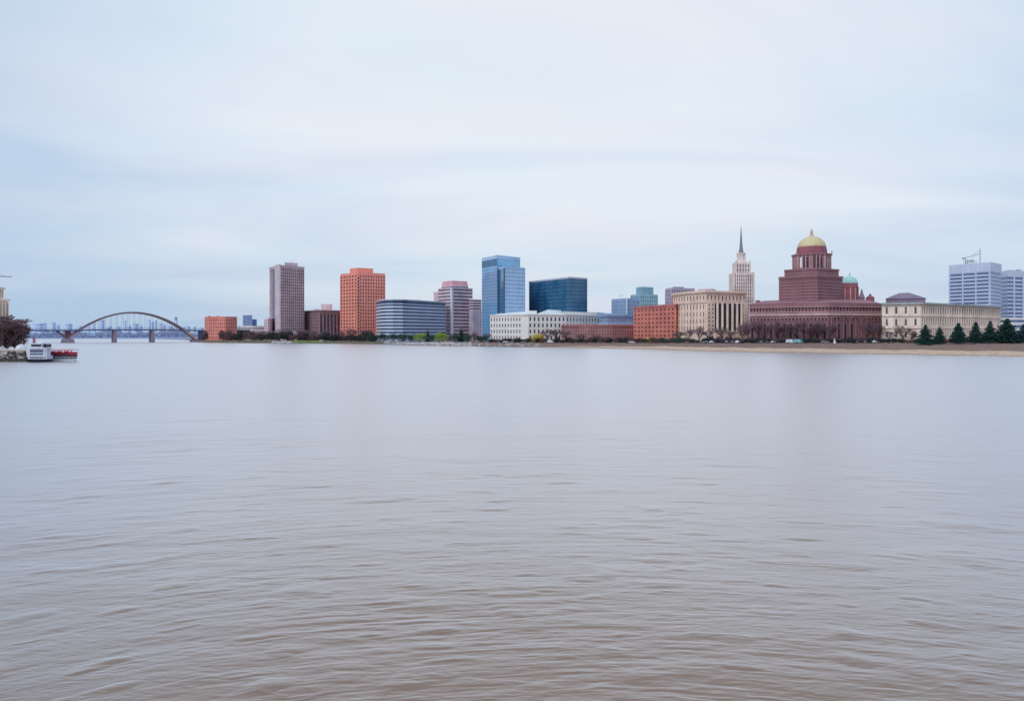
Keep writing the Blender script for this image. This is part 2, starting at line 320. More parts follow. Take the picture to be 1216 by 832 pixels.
# ------------------------------------------------------------------ water: one real displaced sheet
def water():
    nr = 1250
    inv = np.linspace(1/15.5, 1/9000., nr); r = 1/inv
    r = np.concatenate([np.linspace(3, 15.2, 60), r]); th = np.radians(np.concatenate([np.linspace(-82, -40, 90), np.linspace(-39.6, 39.6, 900), np.linspace(40, 82, 90)]))
    R, T = np.meshgrid(r, th, indexing='ij')
    x = R*np.sin(T); y = R*np.cos(T)
    cx, cy = 3.0, -5.0                                       # centre of the arcs of wavelets
    rr = np.hypot(x-cx, y-cy); tt = np.arctan2(x-cx, y-cy)
    rng2 = np.random.default_rng(3)
    def noise2(u, v, seed):                                  # smooth value noise
        g_ = np.random.default_rng(seed).uniform(-1, 1, (256, 256))
        iu = np.floor(u).astype(int); iv = np.floor(v).astype(int); fu = u-iu; fv = v-iv
        fu = fu*fu*(3-2*fu); fv = fv*fv*(3-2*fv)
        a = g_[iu%256, iv%256]; b_ = g_[(iu+1)%256, iv%256]; c = g_[iu%256, (iv+1)%256]; d = g_[(iu+1)%256, (iv+1)%256]
        return (a*(1-fu)+b_*fu)*(1-fv) + (c*(1-fu)+d*fu)*fv
    h = np.zeros_like(R)
    warp = noise2(rr*.06+9, tt*5, 11)*.8 + noise2(x*.05+40, y*.04+40, 12)*.9
    s = rr + warp
    sp = np.maximum(np.gradient(r)[:,None]*1.0, .02)         # sample spacing, waves shorter than it fade
    p1 = np.clip(noise2(x*.05+50, y*.045+50, 30)*.7+noise2(x*.014+5, y*.012+5, 31)*.5+.5, 0, 1)
    p2 = np.clip(noise2(x*.09+20, y*.07+90, 32)*.8+noise2(x*.02+5, y*.017+5, 33)*.5+.35, 0, 1)
    for lam, amp, tf, seed, rg in [(3.0,.010,3.0,1,1),(1.6,.010,4.5,2,1),(.95,.0095,7,4,1),(.6,.0070,11,5,1),(.38,.0050,16,9,0),(.24,.0028,26,10,0),(6.5,.015,4,6,0),(15,.035,4,7,0),(38,.05,3,8,0)]:
        s2 = s + noise2(x*.35/lam+seed, y*.35/lam+seed*3, seed+60)*lam*.16
        nn = noise2(s2/lam*1.9+seed*31, tt*tf+seed*7, seed) + .4*noise2(s2/lam*3.7, tt*tf*2.3, seed+20)
        if rg: nn = .6*nn + (.5-np.abs(nn)*1.6)*.8*(.25+.75*p2)
        fade = np.clip((lam/sp-2.2)/3, 0, 1)
        h += amp*nn*fade*(.5+.8*p1 if lam < 5 else 1)
    for lam, amp, seed in [(1.3,.0050,41),(.7,.0055,42),(.4,.0050,43),(.25,.0032,45)]:          # short irregular chop
        fade = np.clip((lam/sp-1.8)/2, 0, 1)
        h += amp*noise2(x/lam*.6+y*.21/lam+13, y/lam*1.7-x*.15/lam+77, seed)*fade*(.5+p1)
    # a few steeper thin crests that show the brown of the silt
    for lam, tf, seed, am in [(7.0,7,53,.04),(3.6,10,51,.06),(2.0,12,52,.055),(1.3,15,54,.042),(.9,17,55,.030),(.6,22,56,.018)]:
        nn = noise2((s+noise2(x*.2,y*.2,seed+9)*.5)/lam*1.6+seed, tt*tf+seed*3, seed) + .18*noise2(tt*40,rr*1.6,seed+5) - .62
        h += am*np.clip(nn, 0, .4)*2*np.clip((lam/sp-2.2)/2, 0, 1)
    ang = np.clip((R-9)/6, .3, 1)
    h *= ang
    m, nt, b = new_mat('muddy_river_water'); N = nt.nodes; L = nt.links
    geo = N.new('ShaderNodeNewGeometry')
    def noise(scale_vec, sc, det=4, dist=.0):
        mp = N.new('ShaderNodeMapping'); mp.inputs['Scale'].default_value = scale_vec; L.new(geo.outputs['Position'], mp.inputs['Vector'])
        n = N.new('ShaderNodeTexNoise'); n.inputs['Scale'].default_value = sc; n.inputs['Detail'].default_value = det; n.inputs['Distortion'].default_value = dist
        L.new(mp.outputs[0], n.inputs['Vector']); return n
    big = noise((1,1,1), .03, 4)
    mxc = N.new('ShaderNodeMix'); mxc.data_type = 'RGBA'; mxc.inputs[6].default_value = WATER_A; mxc.inputs[7].default_value = WATER_B
    L.new(big.outputs['Fac'], mxc.inputs[0]); 
    # ripples too small for the mesh, fading out with size of the sheet's cells
    n1 = noise((.4,1,1), 5.5, 4, .4); n2 = noise((.3,1,1), .5, 4, .5); n3 = noise((.25,1,1), .05, 5, .3)
    b1 = N.new('ShaderNodeBump'); b1.inputs['Strength'].default_value = .7; b1.inputs['Distance'].default_value = .03; L.new(n1.outputs['Fac'], b1.inputs['Height'])
    b2 = N.new('ShaderNodeBump'); b2.inputs['Strength'].default_value = .6; b2.inputs['Distance'].default_value = .14; L.new(n2.outputs['Fac'], b2.inputs['Height']); L.new(b1.outputs[0], b2.inputs['Normal'])
    b3 = N.new('ShaderNodeBump'); b3.inputs['Strength'].default_value = .5; b3.inputs['Distance'].default_value = .5; L.new(n3.outputs['Fac'], b3.inputs['Height']); L.new(b2.outputs[0], b3.inputs['Normal'])
    # silty water: brown scatter below, sky reflected above, the share of reflection growing towards grazing view
    lw = N.new('ShaderNodeLayerWeight'); lw.inputs['Blend'].default_value = .5; L.new(b3.outputs[0], lw.inputs['Normal'])
    rp = N.new('ShaderNodeValToRGB'); el = rp.color_ramp.elements
    for _ in range(4): el.new(.5)
    for e, (p_, v) in zip(el, WATER_F): e.position = p_; e.color = (v, v, v, 1)
    L.new(lw.outputs['Facing'], rp.inputs[0])
    df = N.new('ShaderNodeBsdfDiffuse'); L.new(mxc.outputs[2], df.inputs['Color']); L.new(b3.outputs[0], df.inputs['Normal'])
    gs = N.new('ShaderNodeBsdfGlossy'); gs.inputs['Roughness'].default_value = .34; gs.inputs['Color'].default_value = (.95,.95,.98,1); L.new(b3.outputs[0], gs.inputs['Normal'])
    ms = N.new('ShaderNodeMixShader'); L.new(rp.outputs[0], ms.inputs[0]); L.new(df.outputs[0], ms.inputs[1]); L.new(gs.outputs[0], ms.inputs[2])
    L.new(ms.outputs[0], N['Material Output'].inputs['Surface'])
    o = sheet('water', x, y, h, m); o['kind'] = 'structure'; o['label'] = 'broad brown grey river with curved wavelets'
WATER_A = (.215, .140, .096, 1); WATER_B = (.275, .183, .130, 1)
WATER_F = [(0,.02),(.5,.07),(.62,.23),(.78,.57),(.9,.78),(1.0,.86)]
water()
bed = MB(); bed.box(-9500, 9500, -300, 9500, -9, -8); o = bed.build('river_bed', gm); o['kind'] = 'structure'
# ------------------------------------------------------------------ buildings
def top(py, D): return Z(py, D)
# --- taupe tower
pts = P((320.5,815),(333,784),(361,808)); zt = top(315,784); b = Bld('office_tower', 'tall taupe grey tower with ribbed facade, leftmost high-rise of the skyline', 333, 784)
b.mb.prism(closed(pts, 28), 0, zt)
A,B,C = pts; mid1 = ((A[0]*.72+B[0]*.28),(A[1]*.72+B[1]*.28)); mid2 = ((A[0]*.42+B[0]*.58),(A[1]*.42+B[1]*.58))
b.grid(A, mid1, 3, zt-3, 2, 26, .5, .55, G['dk2'])
g = MB(); g.strip([mid1, mid2], 3, zt-2, -.05, .08); b.part('glass_strip', G['rband'], g)
g = MB(); g.strip([mid2, B], 2, zt+1.2, -.1, .9); b.part('stair_slab', M['taupel'], g)
b.grid(B, C, 3, zt-3, 12, 24, .5, .62, G['dk2'], rel=.5)
g = MB(); q = P((338,802),(353.5,809)); g.prism(closed(q, 12), zt-.5, top(311.8,804)); b.part('penthouse', M['taupe'], g)
g = MB(); g.tube([(X(346,809),811,zt), (X(346,809),811,top(307.5,809))], .15, 4); b.part('antenna', M['steel'], g)
g = MB(); g.strip([A,B,C], zt-2.6, zt+.3, -.1, .7); b.part('cornice', M['taupe'], g)
b.finish(M['taupe'])
# --- small pink block behind
pts = P((314,800),(318,790),(323,800)); b = Bld('pink_building', 'narrow pale pink block just left of the tall taupe tower', 318, 790)
zt = top(377.5,790); b.mb.prism(closed(pts, 15), 0, zt); b.grid(pts[0], pts[1], 4, zt-1, 2, 7, .45, .5, G['rband']); b.grid(pts[1], pts[2], 4, zt-1, 3, 7, .45, .5, G['rband']); b.finish(M['pinkb'])
# --- brown block with dark glass right face
pts = P((361.5,827),(379,793),(404,809)); zt = top(369.3,793); b = Bld('brown_office_building', 'squat brown office block with dark glazed right side, between the taupe and orange towers', 379, 793)
b.mb.prism(closed(pts, 25), 0, zt)
b.grid(pts[0], pts[1], 3, zt-2, 9, 8, .5, .5, G['brk'])
b.grid(pts[1], pts[2], 3, zt-2.5, 6, 1, .62, .98, G['brn'], rel=.9)
g = MB(); g.prism(closed(offset(pts, 1.2), 26), zt, zt+1.1); b.part('roof', M['brown'], g)
g = MB(); g.prism(closed(P((381.5,818),(394.5,818)), 10), zt+1.1, top(361,818)); g.prism(closed(P((373,818),(379,818)), 8), zt+1.1, top(367,818)); b.part('penthouse', M['pinkb'], g)
b.finish(M['brown'])
# --- orange tower
pts = P((404.3,795),(424.5,773),(457.3,791)); zt = top(323.3,773); b = Bld('orange_tower', 'tall orange brick tower with stepped top and rows of small windows', 424, 773)
b.mb.prism(closed(pts, 26), 0, zt)
b.grid(pts[0], pts[1], 3, zt-2, 6, 19, .5, .52, G['brk2'], rel=.5)
b.grid(pts[1], (pts[1][0]+1.6,pts[1][1]+.8), 3, zt-4, 1, 20, .9, .75, G['dk'])
b.grid((pts[1][0]+1.6,pts[1][1]+.8), pts[2], 3, zt-2, 10, 19, .5, .52, G['brk2'], rel=.5)
g = MB(); g.prism(closed(P((415.5,797),(424.5,787),(443,797)), 12), zt-.5, top(318.3,791)); b.part('penthouse', M['orange'], g)
b.finish(M['orange'])
# --- curved striped building
pts = P((447,750),(448.5,733),(452.5,716),(459,704),(467,700),(478,703),(529,768))
zt = top(355,700); b = Bld('curved_office_building', 'low curved office building with alternating white and dark blue horizontal bands', 488, 734)
b.mb.prism(closed(pts, 12), 0, zt-1.0)
b.bands(pts, 5, zt-3.8, 10, .5, G['band'], rel=.45)
g = MB(); g.strip(pts, zt-3.8, zt-.9, -.05, .12); b.part('window_band', G['band'], g)
g = MB(); g.prism(closed(offset(pts,.6), 12), zt-.9, zt); g.prism(closed(P((461,740),(478,740)),12), zt, zt+.9); g.prism(closed(P((491,746),(499,746)),8), zt, zt+1.4); b.part('roof', M['bandw'], g)
b.finish(M['bandw'])
# --- rose stepped tower
b = Bld('stepped_office_tower', 'pink and grey banded tower with rose crown behind the curved striped building', 536, 773)
pts = P((520.5,797),(536.5,773),(561,793)); zt = top(341,773); b.mb.prism(closed(pts, 20), 0, zt)
b.bands(pts, 3, zt-.4, 15, .45, G['rband'], rel=.4)
g = MB(); g.strip([((pts[1][0]*.95+pts[0][0]*.05),(pts[1][1]*.95+pts[0][1]*.05)), pts[1], ((pts[1][0]*.95+pts[2][0]*.05),(pts[1][1]*.95+pts[2][1]*.05))], 3, zt, .4, .7); b.part('corner_pier', M['concrete'], g)
q = P((524.5,797),(536.5,781),(556,794)); zc = top(338.6,781); b.mb.prism(closed(q, 14), zt-1, zc)
g = MB(); g.strip(q, zt+.1, zt+1.4, -.05, .06); b.part('window_band', G['rband'], g)
q1 = closed(q, 14); cxm = sum(p[0] for p in q1)/5; cym = sum(p[1] for p in q1)/5
g = MB(); g.add([(p[0],p[1],zc) for p in q1]+[(cxm+(p[0]-cxm)*.9, cym+(p[1]-cym)*.9, top(333.2,784)) for p in q1], [(i,(i+1)%5,(i+1)%5+5,i+5) for i in range(5)]+[(5,6,7,8,9)]); b.part('crown', M['rosecrown'], g)
q = P((515,809),(521,802)); zt2 = top(346.5,806); g = MB(); g.prism(closed(q, 15), 0, zt2); b.part('side_wing', M['rose'], g)
q = P((557,788),(562,783),(571.5,788)); zt3 = top(355.5,784); zb = top(368,784); b.mb.prism(closed(q, 15), 0, zt3)
b.bands(q, zb, zt3, 4, .45, G['rband'], rel=.35)
g = MB()
for i in range(6): 
    t=i/5; g.obox((q[1][0]+(q[2][0]-q[1][0])*t, q[1][1]+(q[2][1]-q[1][1])*t), (1,0),(0,-1), -.5,.5, -.1,.6, 3, zb)
g.strip(q, 2, zb-.2, -.05, .2); b.part('blank_panel', M['roseblank'], g)
b.finish(M['rose'])
# --- blue glass tower (two volumes)
b = Bld('blue_glass_tower', 'tallest sky blue glass tower with a lower white gridded volume on its right', 596, 694)
pts = P((572.3,722),(590.3,694),(617.6,717)); zt = top(302.8,694); b.mb.prism(closed(pts, 24), 0, zt-.3)
b.bands(pts, 3, zt-9, 24, .72, G['blue'], rel=.15)
g = MB(); g.strip([pts[0], pts[1]], zt-8.7, zt-3.2, -.05, .1); b.part('louvre_band', G['blued'], g)
g = MB(); g.strip([pts[1], pts[2]], zt-8.7, zt-3.2, -.05, .1); b.part('window_band', G['blue'], g)
g = MB(); g.strip(pts, zt-3.1, zt, -.05, .25); b.part('parapet', M['towergrid'], g)
q = P((591.5,697),(598,675),(623.3,691)); z2 = top(316,675); g = MB(); g.prism(closed(q, 14), 0, z2); b.part('annex_wall', M['towergrid'], g)
g = MB(); g.strip([q[0], q[1]], 3, z2-1.5, -.05, .1); b.part('glass_side', G['blued'], g)
g = MB(); g.strip([q[1], (q[1][0]*.93+q[2][0]*.07, q[1][1]*.93+q[2][1]*.07)], 3, z2-1.5, -.05, .12); b.part('glass_strip', G['blued'], g)
m_ = b.mb; b.mb = MB()
b.grid((q[1][0]*.93+q[2][0]*.07, q[1][1]*.93+q[2][1]*.07), q[2], 3, z2-.3, 12, 19, .55, .5, G['grid'], rel=.4)
b.mb.build('annex_grid', M['towergrid'], b.root); b.mb = m_
b.finish(M['bluespan'])
# --- dark blue glass box
b = Bld('dark_glass_building', 'dark blue glass box building with white dotted parapet behind the white stone building', 675, 672)
pts = P((628.3,735),(675.5,672),(697.3,687)); zt = top(328.6,672); b.mb.prism(closed(pts, 30), 0, zt-.4)
b.bands(pts, 8, zt-1.6, 14, .84, G['navy'], rel=.14)
g = MB(); g.strip(pts, zt-1.5, zt, -.05, .3); b.part('parapet', M['steel'], g)
m_ = b.mb; b.mb = MB(); b.grid(pts[0], pts[1], zt-1.5, zt, 34, 1, .45, .5, M['whitepaint'], rel=.01, piers=False, belts=False); b.grid(pts[1], pts[2], zt-1.5, zt, 16, 1, .45, .5, M['whitepaint'], rel=.01, piers=False, belts=False)
for w in b.w:
    pp, a, ww, hh, mm_ = w; g = MB(); u=(math.cos(a),math.sin(a)); n_=(u[1],-u[0]); g.obox(pp,u,n_,-ww/2,ww/2,.2,.35,pp[2]-hh/2,pp[2]+hh/2); m_.v and None
    b.mb.v += [] ; b.mb.add(g.v, g.f)
b.w = []; b.mb.build('parapet_panels', M['whitepaint'], b.root); b.mb = m_
b.finish(mat('dark_blue_spandrel', (26,66,98), rough=.3, spec=.6))
# --- white stone building
b = Bld('white_stone_building', 'long low white stone building with four rows of windows and pale green hipped roofs', 640, 637)
pts = P((582.5,672),(619.5,639),(627,633),(671.5,648),(715,700)); zt = top(373.6,633); b.mb.prism(closed(pts, 40), 0, zt)
b.grid(pts[0], pts[1], 3, zt-1, 11, 4, .42, .55, G['wht'], rel=.45)
b.grid(pts[2], pts[3], 3, zt-1, 9, 4, .42, .62, G['wht'], rel=.45)
b.grid(pts[3], pts[4], zt-11, zt-1, 12, 2, .4, .6, G['wht'], rel=.45)
g = MB(); g.strip(pts, zt-.3, zt+.6, -.1, 1.0); b.part('cornice', M['white'], g)
g = MB(); g.pyramid(closed(P((585,675),(624,642)), 26), zt+.6, [(X(598,687),691,zt+3.2),(X(624,664),661,zt+3.2)])
g.pyramid(closed(P((636,642),(700,691)), 30), zt+.6, [(X(651,664),667,zt+5),(X(686,702),704,zt+4.6)]); b.part('roof', M['paleroof'], g)
g = MB(); g.prism(closed(P((628,642),(637.5,644)), 8), zt, top(368.8,642)); b.part('rooftop_block', M['white'], g)
g = MB(); g.prism(closed(P((669,654),(712,700)), 20), zt+.5, zt+3.3); b.part('attic_storey', M['white'], g)
b.finish(M['white'])
# --- long brown brick
b = Bld('brown_brick_building', 'long low brown brick building dotted with small windows beside the orange red brick block', 705, 605)
pts = P((664,661),(672,627),(686,610),(704,603),(727,603),(752.5,610)); zt = top(386.3,603); b.mb.prism(closed(pts, 25), 0, zt)
for i in range(5):
    L_ = math.hypot(pts[i+1][0]-pts[i][0], pts[i+1][1]-pts[i][1])
    b.grid(pts[i], pts[i+1], 2.5, zt-1, max(3,int(L_/1.9)), 5, .46, .5, G['brk'], rel=.3)
g = MB(); g.strip(pts, zt-.5, zt+.5, -.1, .8); b.part('cornice', M['bricktrim'], g)
g = MB(); g.prism(closed(P((727,627),(746,627)), 12), zt, top(382,627)); b.part('penthouse', M['pinkb'], g)
b.finish(M['brick'])
# --- orange red brick block
b = Bld('red_brick_building', 'orange red brick block with a sharp corner and deep window rows near the colonnaded building', 802, 530)
pts = P((753,588),(802,530),(830.3,563)); zt = top(361.4,530); b.mb.prism(closed(pts, 25), 0, zt)
b.grid(pts[0], pts[1], 3, zt-1.6, 11, 8, .5, .5, G['brk'], rel=.45)
b.grid(pts[1], pts[2], 3, zt-1.6, 8, 8, .62, .5, G['brk'], rel=.45)
g = MB(); g.strip(pts, zt-1.3, zt+.4, -.1, .8); b.part('cornice', M['bricktrim'], g)
b.finish(M['orange2'])
# --- glass mid-rise pair
b = Bld('glass_office_block', 'pale blue grey gridded office block with a roof crane left of the teal tower', 735, 680)
pts = P((726.5,690),(744,672),(759,684)); zt = top(354,672); b.mb.prism(closed(pts, 20), 0, zt)
b.grid(pts[0], pts[1], 8, zt-1.5, 7, 9, .5, .6, G['hz']); b.grid(pts[1], pts[2], 8, zt-1.5, 6, 9, .5, .6, G['hz'])
g = MB(); g.strip([(X(743.7,671),671),(X(744.9,671),671)], 5, zt+.5, 0, .6); b.part('corner_pier', M['whitepaint'], g)
b.finish(M['bluegrey'])
c = MB(); x0 = X(738,680); c.tube([(x0,684,zt),(x0,684,zt+4.5)], .15, 4); c.tube([(x0-3,684,zt+2),(x0+4,684,zt+3)], .12, 4); o = c.build('roof_crane', M['steel']); tag(o, 'tiny grey crane on the roof of the pale blue grey office block', 'crane')
b = Bld('teal_office_tower', 'stepped teal green glass tower with a flagpole behind the red brick block', 766, 720)
pts = P((749,735),(760,718),(781,728)); z1 = top(349,718); b.mb.prism(closed(pts, 20), 0, z1)
b.grid(pts[0], pts[1], 8, z1-1, 5, 10, .55, .55, G['teal']); b.grid(pts[1], pts[2], 8, z1-1, 8, 10, .55, .55, G['teal'])
q = P((755.5,735),(762,725),(775.8,733)); z2 = top(340.3,725); g = MB(); g.prism(closed(q, 12), z1-.5, z2); up = b.part('upper_storeys', M['teal'], g)
b.bands(q, z1, z2-1, 3, .5, G['teal'], rel=.2)
g = MB(); g.tube([(X(766,730),730,z2),(X(766,730),730,z2+2.2)], .15, 4); b.part('flagpole', M['steel'], g)
b.finish(M['teal'])
b = Bld('blue_roofed_hall', 'low glazed hall with blue metal roof behind the long brown brick building', 728, 620)
pts = P((711,640),(722,618),(752,628)); zt = top(376,618); b.mb.prism(closed(pts, 20), 0, zt)
b.bands(pts, 8, zt-1, 3, .6, G['hz'], rel=.2)
q = closed(offset(pts,1.2), 22); g = MB(); g.add([(p[0],p[1],zt) for p in q]+[(q[i][0],q[i][1],zt+(4.2,2.0,1.6,2.0,4.6)[i]) for i in range(5)], [(i,(i+1)%5,(i+1)%5+5,i+5) for i in range(5)]+[(5,6,7,8,9)]); b.part('roof', M['blueroof'], g)
b.finish(M['bluegrey'])
# --- grey block behind colonnade
b = Bld('grey_office_block', 'grey purple block peeking above the red brick block, left of the colonnaded building', 800, 620)
pts = P((790.3,630),(797,615),(825,625)); zt = top(341.5,615); b.mb.prism(closed(pts, 18), 0, zt)
b.grid(pts[0], pts[1], 10, zt-1, 4, 11, .5, .5, G['rband']); b.grid(pts[1], pts[2], 10, zt-1, 10, 11, .5, .5, G['rband'])
g = MB(); g.prism(closed(P((799,622),(812,624)), 8), zt, zt+1); b.part('penthouse', M['slate'], g)
b.finish(M['greyp'])
# --- colonnaded beige building
b = Bld('colonnaded_building', 'beige stone classical building with tall columns and a low round roof drum', 850, 512)
pts = P((799.5,543),(815,518),(838,499),(885.3,514)); zt = top(345.5,499); b.mb.prism(closed(pts, 30), 0, zt)
za = top(349.5,499); zb_ = top(357,499)
for i, (cn, ww) in enumerate(((5,.36),(6,.36),(11,.36))):
    b.grid(pts[i], pts[i+1], zb_, za, cn, 1, ww, .7, G['beg'], rel=.35)
    if i < 2: b.grid(pts[i], pts[i+1], top(394,499), zb_-1.5, (5,6)[i], 4, .34, .6, G['beg'], rel=.4, belts=False)
g = MB(); g.strip(pts, za+.5, zt-.8, -.1, .8); g.strip(pts, zt-.8, zt+.4, -.1, 1.6); g.strip(pts, zb_-1.2, zb_-.4, -.1, .9); b.part('cornice', M['beige'], g)
A,B = pts[2], pts[3]; L_ = math.hypot(B[0]-A[0],B[1]-A[1]); u=((B[0]-A[0])/L_,(B[1]-A[1])/L_); n_=(u[1],-u[0])
zc0 = top(393.5,504); zc1 = zb_-1.4; pf = lambda p: (p-838)/(885.3-838)*L_
g = MB(); g.obox(A,u,n_, pf(848.5), pf(879.5), -.05, .1, zc0, zc1); b.part('window_wall', G['void'], g)
b.mb.obox(A,u,n_, 0, pf(846.5), -.1, 1.5, 0, zc1); b.mb.obox(A,u,n_, pf(881), L_, -.1, 1.5, 0, zc1); b.mb.obox(A,u,n_, pf(846.5), pf(881), -.1, 2.2, 0, zc0)
b.grid((A[0]+n_[0]*1.5,A[1]+n_[1]*1.5), (A[0]+u[0]*pf(846.5)+n_[0]*1.5, A[1]+u[1]*pf(846.5)+n_[1]*1.5), zc0, zc1, 2, 7, .3, .6, G['beg'], rel=.15)
for p in (850,855.8,861.8,867.8,873.4,878.8):
    c = (A[0]+u[0]*pf(p)+n_[0]*1.3, A[1]+u[1]*pf(p)+n_[1]*1.3)
    g = MB(); g.lathe(c[0], c[1], [(1.1,zc0),(1.1,zc0+.5),(.85,zc0+.7),(.74,zc1-.8),(1.05,zc1-.5),(1.05,zc1-.002)], 12); b.part('column', M['beige2'], g)
g = MB(); cx_, cy_ = X(839,530), 530; g.lathe(cx_, cy_, [(5.4,zt-.2),(5.4,zt+1.9),(5.8,zt+2),(5.8,zt+2.5),(4.6,zt+3.1)], 28); b.part('roof_drum', M['taupel'], g)
b.finish(M['beige'])
# --- spired tower
b = Bld('spired_tower', 'slender pale stone skyscraper stepping up to a thin needle spire', 880, 560)
D0=560; s_=D0/F; cx_=X(879.9,D0+7)
def sq(cx, cy, w, dpt): return [(cx-w/2,cy-dpt/2),(cx+w/2,cy-dpt/2),(cx+w/2,cy+dpt/2),(cx-w/2,cy+dpt/2)]
w0=23*s_; cy_=D0+w0/2; zA=top(324,D0); zB=top(311,D0); zC=top(299.5,D0)
b.mb.prism(sq(cx_,cy_,w0,w0), 0, zA)
f=lambda w: ((cx_-w/2,cy_-w/2),(cx_+w/2,cy_-w/2))
b.grid(*f(w0), 5, zA-1, 9, 18, .48, .7, G['rband'], rel=.5, belts=False)
for sx in (-1,1): b.mb.box(cx_+sx*w0/2-.9, cx_+sx*w0/2+.5, cy_-w0/2-.8, cy_-w0/2+1, 0, zA+.6)
w1=16.5*s_; b.mb.prism(sq(cx_,cy_,w1,w1), zA-.5, zB); b.grid(*f(w1), zA+.5, zB-1, 5, 2, .4, .7, G['rband'], rel=.4)
for sx in (-1,1): b.mb.box(cx_+sx*w1/2-.5, cx_+sx*w1/2+.5, cy_-w1/2-.5, cy_-w1/2+.6, zA, zB+1)
g = MB(); g.lathe(cx_,cy_,[(3.7,zB),(3.7,zB+1),(2.6,zB+1.2),(2.6,zC-1.2),(3.2,zC-1),(3.2,zC)],8,math.pi/8); lan=b.part('lantern', M['spire'], g)
for k in range(8):
    t=math.pi/4*k; g=MB(); g.lathe(cx_+2.9*math.cos(t),cy_+2.9*math.sin(t),[(.35,zB+1),(.3,zC-1.1)],6); b.part('colonnette', M['white'], g, parent=lan)
g = MB(); g.lathe(cx_,cy_,[(2.2,zC),(1.6,zC+1.2),(1.25,zC+3.4),(.9,zC+7),(.5,zC+13),(.25,zC+17),(.12,top(266.5,D0))],8); b.part('spire', mat('weathered_spire_metal', (112,108,116)), g)
b.grid((cx_+.5,cy_-w0/2-.52), (cx_+w0/2-.6,cy_-w0/2-.52), 5, top(372,D0), 4, 9, .55, .5, G['off'], rel=.2)
b.finish(M['spire'])
# --- domed building
b = Bld('domed_building', 'massive maroon stone building with a stepped tower and a large gold dome', 970, 450)
pts = P((890.5,468),(984,440),(1046,455)); ze_ = top(359.5,440); b.mb.prism(closed(pts, 60), 0, ze_)
base = closed(pts, 60)
A,B,C = pts
for P0,P1,cn in ((A,B,24),(B,C,16)):
    b.grid(P0,P1, top(369.5,440), top(363.6,440), cn, 1, .42, .8, G['mar'], rel=.35)
    b.grid(P0,P1, top(381,440), top(375,440), cn-2, 1, .42, .75, G['mar'], rel=.35)
    Lq=math.hypot(P1[0]-P0[0],P1[1]-P0[1]); uq=((P1[0]-P0[0])/Lq,(P1[1]-P0[1])/Lq); nq=(uq[1],-uq[0]); g=MB(); nn_=cn-2
    for i in range(nn_):
        a_=(i+.5)*Lq/nn_; rad=Lq/nn_*.34; z_=top(375.4,440); c_=(P0[0]+uq[0]*a_,P0[1]+uq[1]*a_)
        for k in range(6):
            t0,t1=math.pi*k/6,math.pi*(k+1)/6; g.obox(c_,uq,nq,min(rad*math.cos(t0),rad*math.cos(t1))-.12,max(rad*math.cos(t0),rad*math.cos(t1))+.12,.36+.004*k,.62+.004*k,z_-1.0+rad*min(math.sin(t0),math.sin(t1))*.9,z_-.7+rad*max(math.sin(t0),math.sin(t1))*.9)
    b.part('arch_moulding', M['maroonl'], g)
    if P0 is A: b.grid(P0,P1, top(403,440), top(383,440), cn//2, 1, .36, .9, G['mar'], rel=1.0, belts=False)
L_=math.hypot(C[0]-B[0],C[1]-B[1]); u=((C[0]-B[0])/L_,(C[1]-B[1])/L_); n_=(u[1],-u[0]); pf=lambda p:(p-984)/62*L_
for p in (996,1003.5,1011):
    g=MB(); g.obox(B,u,n_, pf(p)-.55, pf(p)+.55, -.05,.12, top(405,440), top(384.5,440)); b.part('portal', G['slot'], g)
for p in (986,992.3,999.7,1007.3,1014.5,1021):
    g=MB(); c=(B[0]+u[0]*pf(p)+n_[0]*.8,B[1]+u[1]*pf(p)+n_[1]*.8); g.lathe(c[0],c[1],[(.7,3),(.7,5.4),(.48,5.6),(.42,top(378,440)),(.7,top(376.5,440))],10); b.part('column', M['maroon'], g)
P1_=(B[0]+u[0]*pf(1024),B[1]+u[1]*pf(1024)); b.grid(P1_, C, top(403,440), top(383,440), 5, 1, .35, .9, G['mar'], rel=.7, belts=False)
g = MB(); g.strip(pts, top(370.3,440), top(369.5,440), -.1, .6); g.strip(pts, top(364.2,440), top(363.5,440), -.1, 1.1); g.strip(pts, top(374.4,440), top(371.2,440), -.1, 1.3); b.part('cornice', M['maroonl'], g)
g = MB(); g.strip(pts, top(363.4,440), top(359.6,440), -.1, 1.0); b.part('eave', M['maroon'], g)
g = MB()
o_ = offset(pts, 1.2); q5 = closed(o_, 60); inn = P((908,482),(972,455),(1030,470)); i5 = closed(inn, 34); zr = top(356.5,455)
g.add([(p[0],p[1],ze_) for p in q5]+[(p[0],p[1],zr+.8) for p in i5],[(i,(i+1)%5,(i+1)%5+5,i+5) for i in range(5)]+[(5,6,7,8,9)]); b.part('roof', M['maroonroof'], g)
g = MB(); g.prism(closed(P((897,475),(903,475)),6), ze_, top(356.4,475)); b.part('chimney', M['maroonroof'], g)
q = P((925,468),(971,448),(1000.5,464)); zm = top(326,448); g = MB(); g.prism(closed(q, 26), ze_, zm)
for j in range(8):
    z=ze_+1.5+j*(zm-ze_-2)/8; g.strip(q, z, z+.5, -.1, .25)
    if j: g2=MB(); g2.strip(q, z-.35, z-.01, -.05, .06); b.part('window_band', mat('joint_shadow_stone_%d'%j,(108,76,82)), g2)  # dark strips under each ledge, joint shadow put into the stone colour, no windows
g.strip(q, zm-1.2, zm, -.1,.7); tw = b.part('tower_block', M['maroon'], g)
q = P((931.5,470),(970,455),(996,466)); z2 = top(318,455); g=MB(); g.prism(closed(q, 20), zm-.3, z2); g.strip(q,z2-1,z2,-.1,.5); b.part('tower_step', M['maroon'], g)
cx_, cy_ = X(963.8,476), 476; zd=top(302.2,476)
